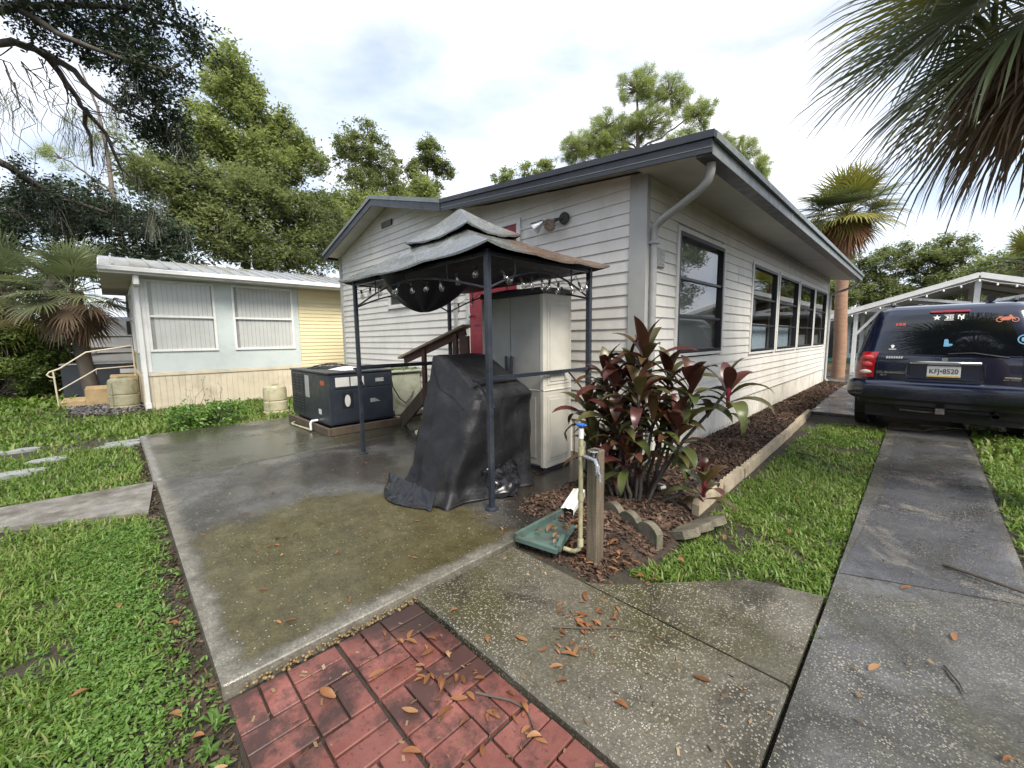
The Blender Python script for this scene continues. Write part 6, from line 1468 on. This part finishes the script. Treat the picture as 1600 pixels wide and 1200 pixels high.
bush('moss_weed', 'small green weeds growing on top of the pale duct housing', 'weeds', [E_((-6.5, 3.6, .92), (.10, .26, .05)), E_((-6.42, 3.85, .86), (.06, .10, .08))], 40, 14, .014, .03, m_weed, (-6.5, 3.6, .885), None, .002)
# rosette weeds beside the pavers, creeping lawn weeds by the slab
random.seed(8)
for i, (x, y, s, lb) in enumerate(((-1.80, .155, 1.0, 'nearest the patio corner'), (-1.68, .125, 1.15, 'second from the patio corner'), (-1.56, .135, 1.0, 'in the middle of the row'), (-1.46, .12, 1.1, 'second from the frame bottom'), (-1.37, .13, 1.0, 'lowest in the photo'))):
    t = thing('weed_rosette', 'light green weed rosette beside the red pavers, ' + lb, 'weed', (x, y, gfn(x, y)), 'weed rosettes beside the pavers')
    for j in range(15):
        a = random.uniform(0, 6.283); l = s*random.uniform(.035, .062); h = random.uniform(.01, .05); d = Vector((math.cos(a), math.sin(a), 0)); n_ = Vector((-d.y, d.x, 0)); b = Vector((x, y, gfn(x, y))) + Vector((random.gauss(0, .02), random.gauss(0, .02), .01)); w_ = l*.20
        q = MB().add([b, b + d*l*.5 + n_*w_ + Vector((0, 0, h)), b + d*l + Vector((0, 0, h*.8)), b + d*l*.5 - n_*w_ + Vector((0, 0, h)), b + d*l*.5 + Vector((0, 0, h-.005))], [(0, 1, 4), (1, 2, 4), (2, 3, 4), (3, 0, 4)]); q.build('leaf', m_weed, t)
npt = 2600; Pw = np.array([(random.uniform(-4.4, -1.75), min(.17, random.gauss(-.10, .12))) for _ in range(npt)]); Pw = np.column_stack([Pw, [gfn(a, b) + random.uniform(.01, .05) for a, b in Pw]])
V, F, rn = leaf_cloud(Pw, np.full(npt, .02), 7, .011, .5, 1.5); tag(np_mesh('clover', V, F, m_weed, rnd=rn), 'small leaved clover creeping along the patio edge', 'clover', kind='stuff')

# ---------------------------------------------------------------- dark oak limb over the left corner
oak = thing('live_oak', 'dark live oak whose limbs and moss overhang the top left corner', 'tree', (-6.6, -5.2, gz))
q = MB(); q.tube([(-6.6, -5.2, gz), (-6.7, -5.0, 1.2), (-6.9, -4.5, 2.6), (-7.3, -3.6, 3.9), (-7.8, -2.6, 4.7), (-8.31, -1.21, 5.27)], [.42, .34, .29, .22, .15, .09], 10, cap=False)
q.tube([(-7.0, -4.2, 3.1), (-8.2, -3.3, 3.9), (-9.4, -2.3, 4.4), (-10.39, -1.52, 4.47)], [.2, .14, .09, .06], 8, cap=False); q.build('trunk', m_bark, oak, smooth='all')
LIMBS = [([(-8.31, -1.21, 5.27), (-8.35, -0.90, 5.24), (-8.37, -0.67, 5.22), (-8.39, -0.45, 5.21), (-8.50, -0.29, 5.24), (-8.60, -0.16, 5.00), (-8.70, -0.00, 4.78), (-8.80, 0.22, 4.52), (-8.89, 0.33, 4.11)], .062),
 ([(-8.50, -0.29, 5.24), (-8.20, -0.05, 5.05), (-8.00, 0.12, 4.72), (-7.89, 0.36, 4.54), (-7.77, 0.65, 4.47)], .045),
 ([(-8.35, -0.95, 5.29), (-7.98, -0.50, 5.46), (-7.70, -0.00, 5.60), (-7.48, 0.52, 5.67), (-7.32, 1.08, 5.64)], .05),
 ([(-10.39, -1.52, 4.47), (-10.44, -1.13, 4.33), (-10.57, -0.78, 4.12), (-10.79, -0.38, 3.94), (-11.00, 0.17, 3.90), (-11.17, 0.83, 4.01)], .07),
 ([(-8.70, -0.00, 4.78), (-8.90, 0.01, 4.45), (-9.10, 0.03, 4.10)], .03),
 ([(-7.98, -0.50, 5.46), (-7.60, -0.10, 5.11), (-7.29, 0.39, 4.96), (-7.15, 0.81, 4.93)], .04)]
lb = MB(); random.seed(31)
for pts, r in LIMBS:
    pp = []
    for i in range(len(pts)-1):
        for f in (0, .5): p = Vector(pts[i]).lerp(Vector(pts[i+1]), f); pp.append(p + Vector((random.gauss(0, .02), random.gauss(0, .02), random.gauss(0, .02))))
    pp.append(Vector(pts[-1])); lb.tube(pp, [r*(1-.75*i/len(pp)) for i in range(len(pp))], 8, cap=False)
OB = [((-7.99, -0.45, 5.49), 0.35), ((-7.80, -0.07, 5.55), 0.48), ((-7.59, 0.39, 5.59), 0.53), ((-7.35, 0.85, 5.70), 0.46), ((-7.21, 1.16, 5.54), 0.30), ((-7.80, 0.12, 5.19), 0.41), ((-7.38, 0.55, 5.03), 0.45), ((-7.25, 0.87, 5.00), 0.30), ((-7.89, 0.42, 4.77), 0.33), ((-7.57, 0.72, 4.67), 0.42), ((-7.76, 0.82, 4.36), 0.38), ((-7.74, 0.97, 4.14), 0.23), ((-7.98, 0.58, 4.31), 0.27), ((-8.19, -0.33, 5.33), 0.24), ((-10.46, -0.89, 4.21), 0.26), ((-10.58, -0.66, 3.95), 0.41), ((-10.80, -0.24, 3.77), 0.38), ((-10.56, -0.90, 3.54), 0.42), ((-11.00, 0.31, 3.93), 0.43), ((-11.07, 0.76, 3.86), 0.39), ((-10.90, 0.03, 4.19), 0.26), ((-10.89, -0.47, 3.48), 0.34),
 ((-7.2, .2, 6.1), .5), ((-7.6, -.4, 6.0), .5), ((-7.0, .8, 6.2), .45), ((-8.4, -1.6, 6.0), .6), ((-7.6, -2.2, 5.8), .7), ((-10.2, -2.2, 4.6), .6)]
blobs = [(c, (r*1.05, r*1.05, r*.95)) for c, r in OB]
n = 1250; pts, k = clump_points(blobs, n, .35); n = len(pts); hubs = [Vector(b[0]) for b in blobs]
lp = [Vector(p) for pt_, r in LIMBS for p in pt_]
for h in hubs: a = min(lp, key=lambda p: (p-h).length); limb(lb, a, h, .022, .009, 6, .07, 5)
for i in range(n): limb(lb, hubs[k[i]], pts[i], .008, .0025, 4, .10, 4)
lb.build('limbs', m_bark, oak, smooth='all')
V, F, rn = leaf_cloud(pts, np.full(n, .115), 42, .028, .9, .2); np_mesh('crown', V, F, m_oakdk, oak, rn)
# bare drooping twigs and moss tufts
bt = MB()
for i in range(26):
    a = Vector((-8.38 + random.gauss(0, .08), -.75 + random.gauss(0, .28), 5.0 + random.gauss(0, .1))); e = a + Vector((random.gauss(0, .15), random.gauss(.12, .3), -random.uniform(.4, 1.3))); limb(bt, a, e, .008, .002, 7, .09, 4)
for i in range(24):
    a = Vector(random.choice(LIMBS[0][0][4:])); e = a + Vector((random.gauss(0, .2), random.gauss(.25, .3), -random.uniform(.3, .9))); limb(bt, a, e, .009, .002, 7, .09, 4)
bt.build('bare_twigs', m_bark, oak)
MS = np.array([(-7.38, 0.52, 4.98), (-7.48, 0.50, 5.18), (-7.42, .5, 5.05), (-8.37, -0.71, 4.53), (-8.38, -0.55, 4.60), (-8.90, 0.06, 4.46), (-10.90, 0.30, 4.2), (-10.97, 0.77, 4.02), (-10.95, .9, 4.1), (-8.80, -0.16, 4.49), (-10.7, -.5, 3.9), (-7.9, .3, 4.7), (-7.6, .9, 4.4)])
V, F, rn = moss_strands(MS, 60, .50, .055, .0035); np_mesh('spanish_moss', V, F, m_moss, oak, rn)['kind'] = 'stuff'

# ---------------------------------------------------------------- fan palms
m_palm = leafy('palm_green', [(.060, .078, .038), (.105, .128, .060), (.150, .175, .082), (.20, .215, .10)], .36, .28, 1.2, objrnd=.6)
m_palmlt = leafy('palm_yellow_green', [(.12, .135, .032), (.19, .195, .046), (.27, .25, .068), (.34, .27, .09)], .45, .28, 1.2, objrnd=.6)
m_palmdead = leafy('palm_dead', [(.075, .055, .038), (.14, .10, .065), (.21, .15, .10), (.28, .21, .14)], .7, .32, 1.2, objrnd=.6)
m_palmdeadlt = leafy('palm_dead_orange', [(.17, .085, .040), (.27, .145, .07), (.36, .21, .11)], .7, .15, 1.2, objrnd=.6)
m_petiole = simple('palm_petiole', (.10, .115, .045), (.07, .08, .03), 8, .5)
def frond(parent, base, az, el, lp_, lb_, droop, mat, n=38, wid=.020, seed=0, spread=2.0, split=.42):
    """costapalmate leaf: petiole, then leaflets fanning out, each bending down towards its tip"""
    rs = random.Random(seed); q = MB(); base = Vector(base)
    d = Vector((math.cos(az)*math.cos(el), math.sin(az)*math.cos(el), math.sin(el))); s = Vector((-math.sin(az), math.cos(az), 0)); u = s.cross(d)*-1
    if u.z < 0 and el < 1.3: u = -u
    pet = [base + d*lp_*t - Vector((0, 0, .10*lp_*t*t)) for t in (0, .25, .5, .75, 1)]; tip0 = pet[-1]; d = (pet[-1]-pet[-2]).normalized()
    q.tube(pet, [.016, .013, .011, .010, .009], 5, cap=False)
    for i in range(n):
        a = (i/(n-1)*2-1); th = a*spread*.92; ll = lb_*(1 - .38*abs(a)**1.6)*rs.uniform(.9, 1.06)
        o = tip0 + d*lb_*.22*(1-abs(a)); dir0 = (d*math.cos(th) + s*math.sin(th) + u*(.22*abs(a)-.05)).normalized(); side = (s*math.cos(th) - d*math.sin(th)).normalized()
        vs = []; p = o.copy(); dv = dir0.copy(); m_ = 7; tw = rs.uniform(-.5, .5)
        for j in range(m_):
            t = j/(m_-1); w = wid*(.55 + 1.2*t/split if t < split else 1.75*(1-(t-split)/(1-split))**.8 + .03)*.62
            nrm = side.cross(dv); sd = (side + nrm*tw*t).normalized(); vs += [p - sd*w, p + sd*w]
            p = p + dv*ll/(m_-1); dv = (dv + Vector((0, 0, -1))*droop*(.12 if t < split else .42)*(1+rs.uniform(-.2, .3)) + Vector((rs.gauss(0, .03), rs.gauss(0, .03), 0))).normalized()
        q.add(vs, [(2*j, 2*j+1, 2*j+3, 2*j+2) for j in range(m_-1)])
    return q.build('frond', mat, parent, smooth='all', fix=False)
def palm(label, base, top, r, fr, cat='palm', trunk=True, bark=None):
    t = thing('palm_tree', label, cat, base, 'palm trees'); b, tp = Vector(base), Vector(top); q = MB(); n = 40
    if trunk:
        q.tube([b.lerp(tp, i/(n-1)) + Vector((.02*math.sin(i*.22), .02*math.cos(i*.17), 0)) for i in range(n)], [r*(1.15 - .2*i/n + (.05 if i % 2 else 0)) for i in range(n)], 14); q.build('trunk', bark or m_palmtrunk, t, smooth=True)
        q = MB()
        for i in range(26):
            a = i*2.4; z = -.15 - .9*(i/26); q.beam(tp + Vector((r*.7*math.cos(a), r*.7*math.sin(a), z)), tp + Vector((r*1.7*math.cos(a), r*1.7*math.sin(a), z+.22)), .06, .03)
        q.build('leaf_boots', m_palmdead, t)
    random.seed(int(abs(base[0]*100)))
    for i in range(fr['n']):
        f = i/(fr['n']-1); el = R(fr['el'][0] + (fr['el'][1]-fr['el'][0])*f) + random.gauss(0, .12); az = i*2.39996 + random.gauss(0, .2)
        mt_ = fr['mats'][min(int(f*len(fr['mats'])), len(fr['mats'])-1)]
        k = fr.get('deadk', .75) if f > fr.get('dead', 2) else 1
        frond(t, tp + Vector((0, 0, -.5*r*f)), az, el, fr['lp']*k*random.uniform(.8, 1.1), fr['lb']*random.uniform(.85, 1.1), fr['droop']*(.6 + .8*f), mt_, fr.get('nl', 34), fr.get('w', .02), i)
    return t
palm('tall cabbage palm with orange dead skirt between home and carport', (-1.98, 17.5, gz), (-2.06, 17.48, 5.35), .165,
     dict(n=84, el=(80, -78), lp=.75, lb=.92, droop=.55, mats=[m_palmlt, m_palmlt, m_palm, m_palmlt, m_palmlt, m_palmdeadlt, m_palmdeadlt], dead=.66, deadk=.5, nl=26, w=.022))
palm('shaggy cabbage palm overhanging the driveway at the top right', (1.05, 5.3, gz), (.74, 5.05, 4.0), .17,
     dict(n=60, el=(65, -66), lp=.66, lb=1.08, droop=.62, mats=[m_palm, m_palmlt, m_palm, m_palmlt, m_palm, m_palm, m_palmdead, m_palmdead], dead=.76, deadk=.8, nl=44, w=.013))
palm('small fan palm with browned fronds beside the sunroom roof', (-15.6, -.5, gz), (-15.5, -.6, 2.75), .14,
     dict(n=46, el=(78, -80), lp=.75, lb=.80, droop=.55, mats=[m_palm, m_palm, m_palm, m_palmdead, m_palmdead], dead=.65, nl=28, w=.018), bark=m_bark)
palm('fan palm at the left behind the hedge', (-17.4, -2.0, gz), (-17.2, -1.9, 2.9), .14,
     dict(n=36, el=(78, -70), lp=.8, lb=.85, droop=.50, mats=[m_palm, m_palm, m_palmlt], nl=26, w=.018), bark=m_bark)
palm('pale fan palm beyond the carport at the right edge', (3.4, 32, gz), (3.3, 32, 4.7), .2,
     dict(n=36, el=(80, -60), lp=1.0, lb=1.1, droop=.45, mats=[m_palmlt, m_palm, m_palmlt], nl=24, w=.035))
palm('low fan palm between the yellow home and the white gable', (-12.8, 9.0, gz), (-13.0, 8.6, 3.3), .15,
     dict(n=24, el=(80, -50), lp=.7, lb=.75, droop=.4, mats=[m_palmlt, m_palm, m_palmlt, m_palmdeadlt], nl=22, w=.028))

# ---------------------------------------------------------------- the dark red cordyline
m = MT('bronze_red_leaf'); at = m.n('ShaderNodeObjectInfo'); wp = m.wpos()
f = m.math('ADD', m.math('MULTIPLY', at.outputs['Random'], .7), m.math('MULTIPLY', m.noise(9, 4, .6, wp), .3))
c = m.ramp(f, [(.05, (.048, .014, .016)), (.35, (.088, .030, .023)), (.55, (.075, .042, .018)), (.75, (.062, .062, .022)), (.95, (.14, .11, .035))])
m.set(c, .30, 0, .5); tr = m.n('ShaderNodeBsdfTranslucent'); ms = m.n('ShaderNodeMixShader'); ms.inputs[0].default_value = .16; m.l(c, tr.inputs[0]); m.l(m.b.outputs[0], ms.inputs[1]); m.l(tr.outputs[0], ms.inputs[2]); m.l(ms.outputs[0], m.o.inputs[0]); m_ti = m.m
m_tigreen = leafy('green_bronze_leaf', [(.040, .052, .018), (.070, .085, .026), (.115, .120, .040)], .32, .18, 3, objrnd=.9)
m_tired = MT('crimson_petiole').set((.17, .008, .028), .4).m
ti = thing('cordyline_plant', 'large cordyline with dark red and bronze strap leaves at the house corner', 'plant', (-1.66, 3.15, -.02))
def strap(base, az, el, l, w, arch_, mat, tw):
    q = MB(); n = 9; p = Vector(base); h = Vector((math.cos(az), math.sin(az), 0)); s = Vector((-math.sin(az), math.cos(az), 0)); e = el; vs = []
    for i in range(n):
        t = i/(n-1); ww = w*(.16 + .25*t/.15 if t < .15 else .41 + .59*math.sin(min(1, (t-.15)/.35)*math.pi/2) if t < .5 else max(.02, math.cos((t-.5)/.5*math.pi/2)**.8))*.5
        d = h*math.cos(e) + Vector((0, 0, 1))*math.sin(e); up = s.cross(d); up = up if up.z > 0 else -up; sd = (s + up*tw*t).normalized(); fold = .28*ww
        vs += [p - sd*ww + up*fold, p.copy(), p + sd*ww + up*fold]; p = p + d*l/(n-1); e -= arch_*(.4 + 1.2*t)/(n-1)*2
    q.add(vs, [(i*3+k, i*3+k+1, i*3+k+4, i*3+k+3) for i in range(n-1) for k in range(2)]); return q.build('leaf', mat, ti, smooth='all', fix=False)
random.seed(17)
# canes: (foot, head, number of leaves, leaf length, fresh red centre)
CANES = [((-1.66, 3.10), (-1.64, 3.18, 1.24), 17, .40, 1), ((-1.75, 3.15), (-2.02, 3.20, 1.05), 15, .36, 1), ((-1.60, 3.20), (-1.26, 3.22, 1.02), 16, .36, 1), ((-1.60, 3.15), (-.99, 3.22, 1.02), 14, .34, 2),
         ((-1.70, 3.05), (-1.83, 3.05, .98), 15, .36, 0), ((-1.62, 3.25), (-1.50, 3.35, 1.08), 15, .36, 1), ((-1.78, 3.05), (-2.10, 3.05, .76), 14, .34, 0), ((-1.68, 3.0), (-1.75, 2.92, .72), 16, .34, 0),
         ((-1.60, 3.05), (-1.46, 3.0, .76), 15, .34, 0), ((-1.55, 3.1), (-1.28, 3.05, .70), 13, .32, 0), ((-1.70, 3.2), (-1.70, 3.3, .85), 13, .36, 0), ((-1.66, 3.0), (-1.60, 2.85, .50), 13, .30, 0), ((-1.8, 3.0), (-1.92, 2.88, .48), 12, .30, 0),
         ((-1.66, 3.1), (-1.90, 3.15, .62), 14, .32, 0), ((-1.6, 3.2), (-1.42, 3.25, .60), 14, .32, 0), ((-1.62, 3.05), (-1.56, 2.95, .95), 14, .34, 1), ((-1.72, 3.12), (-1.76, 3.2, 1.12), 14, .36, 0), ((-1.50, 3.1), (-1.12, 3.18, .30), 10, .30, 2), ((-1.74, 3.0), (-1.80, 2.95, .32), 9, .26, 0)]
for (fx, fy), hd, nl, ll, red in CANES:
    hd = Vector(hd); foot = Vector((fx, fy, -.01)); cn = MB(); cp_ = limb(cn, foot, hd, .016, .011, 7, .03, 7); cane = cn.build('cane', m_bark, ti, smooth='all')
    if red == 2: MB().tube([hd - Vector((0, 0, .14)), hd + Vector((0, 0, .02))], .014, 7).build('red_shoot', m_tired, cane, smooth=True)
    for i in range(nl):
        f_ = i/nl; az = i*2.39996 + random.gauss(0, .25); el = R(84 - 84*f_) + random.gauss(0, .1); b = hd - Vector((0, 0, .20*f_))
        mt_ = m_ti if (f_ < .62 or random.random() < .45) else m_tigreen
        stalk = b + Vector((math.cos(az), math.sin(az), .8))*.03
        strap(b, az, el, ll*random.uniform(.8, 1.15)*(.85 + .25*math.sin(math.pi*f_)), .102*random.uniform(.75, 1.2), R(35 + 55*f_)*random.uniform(.6, 1.2), mt_, random.uniform(-.5, .5))
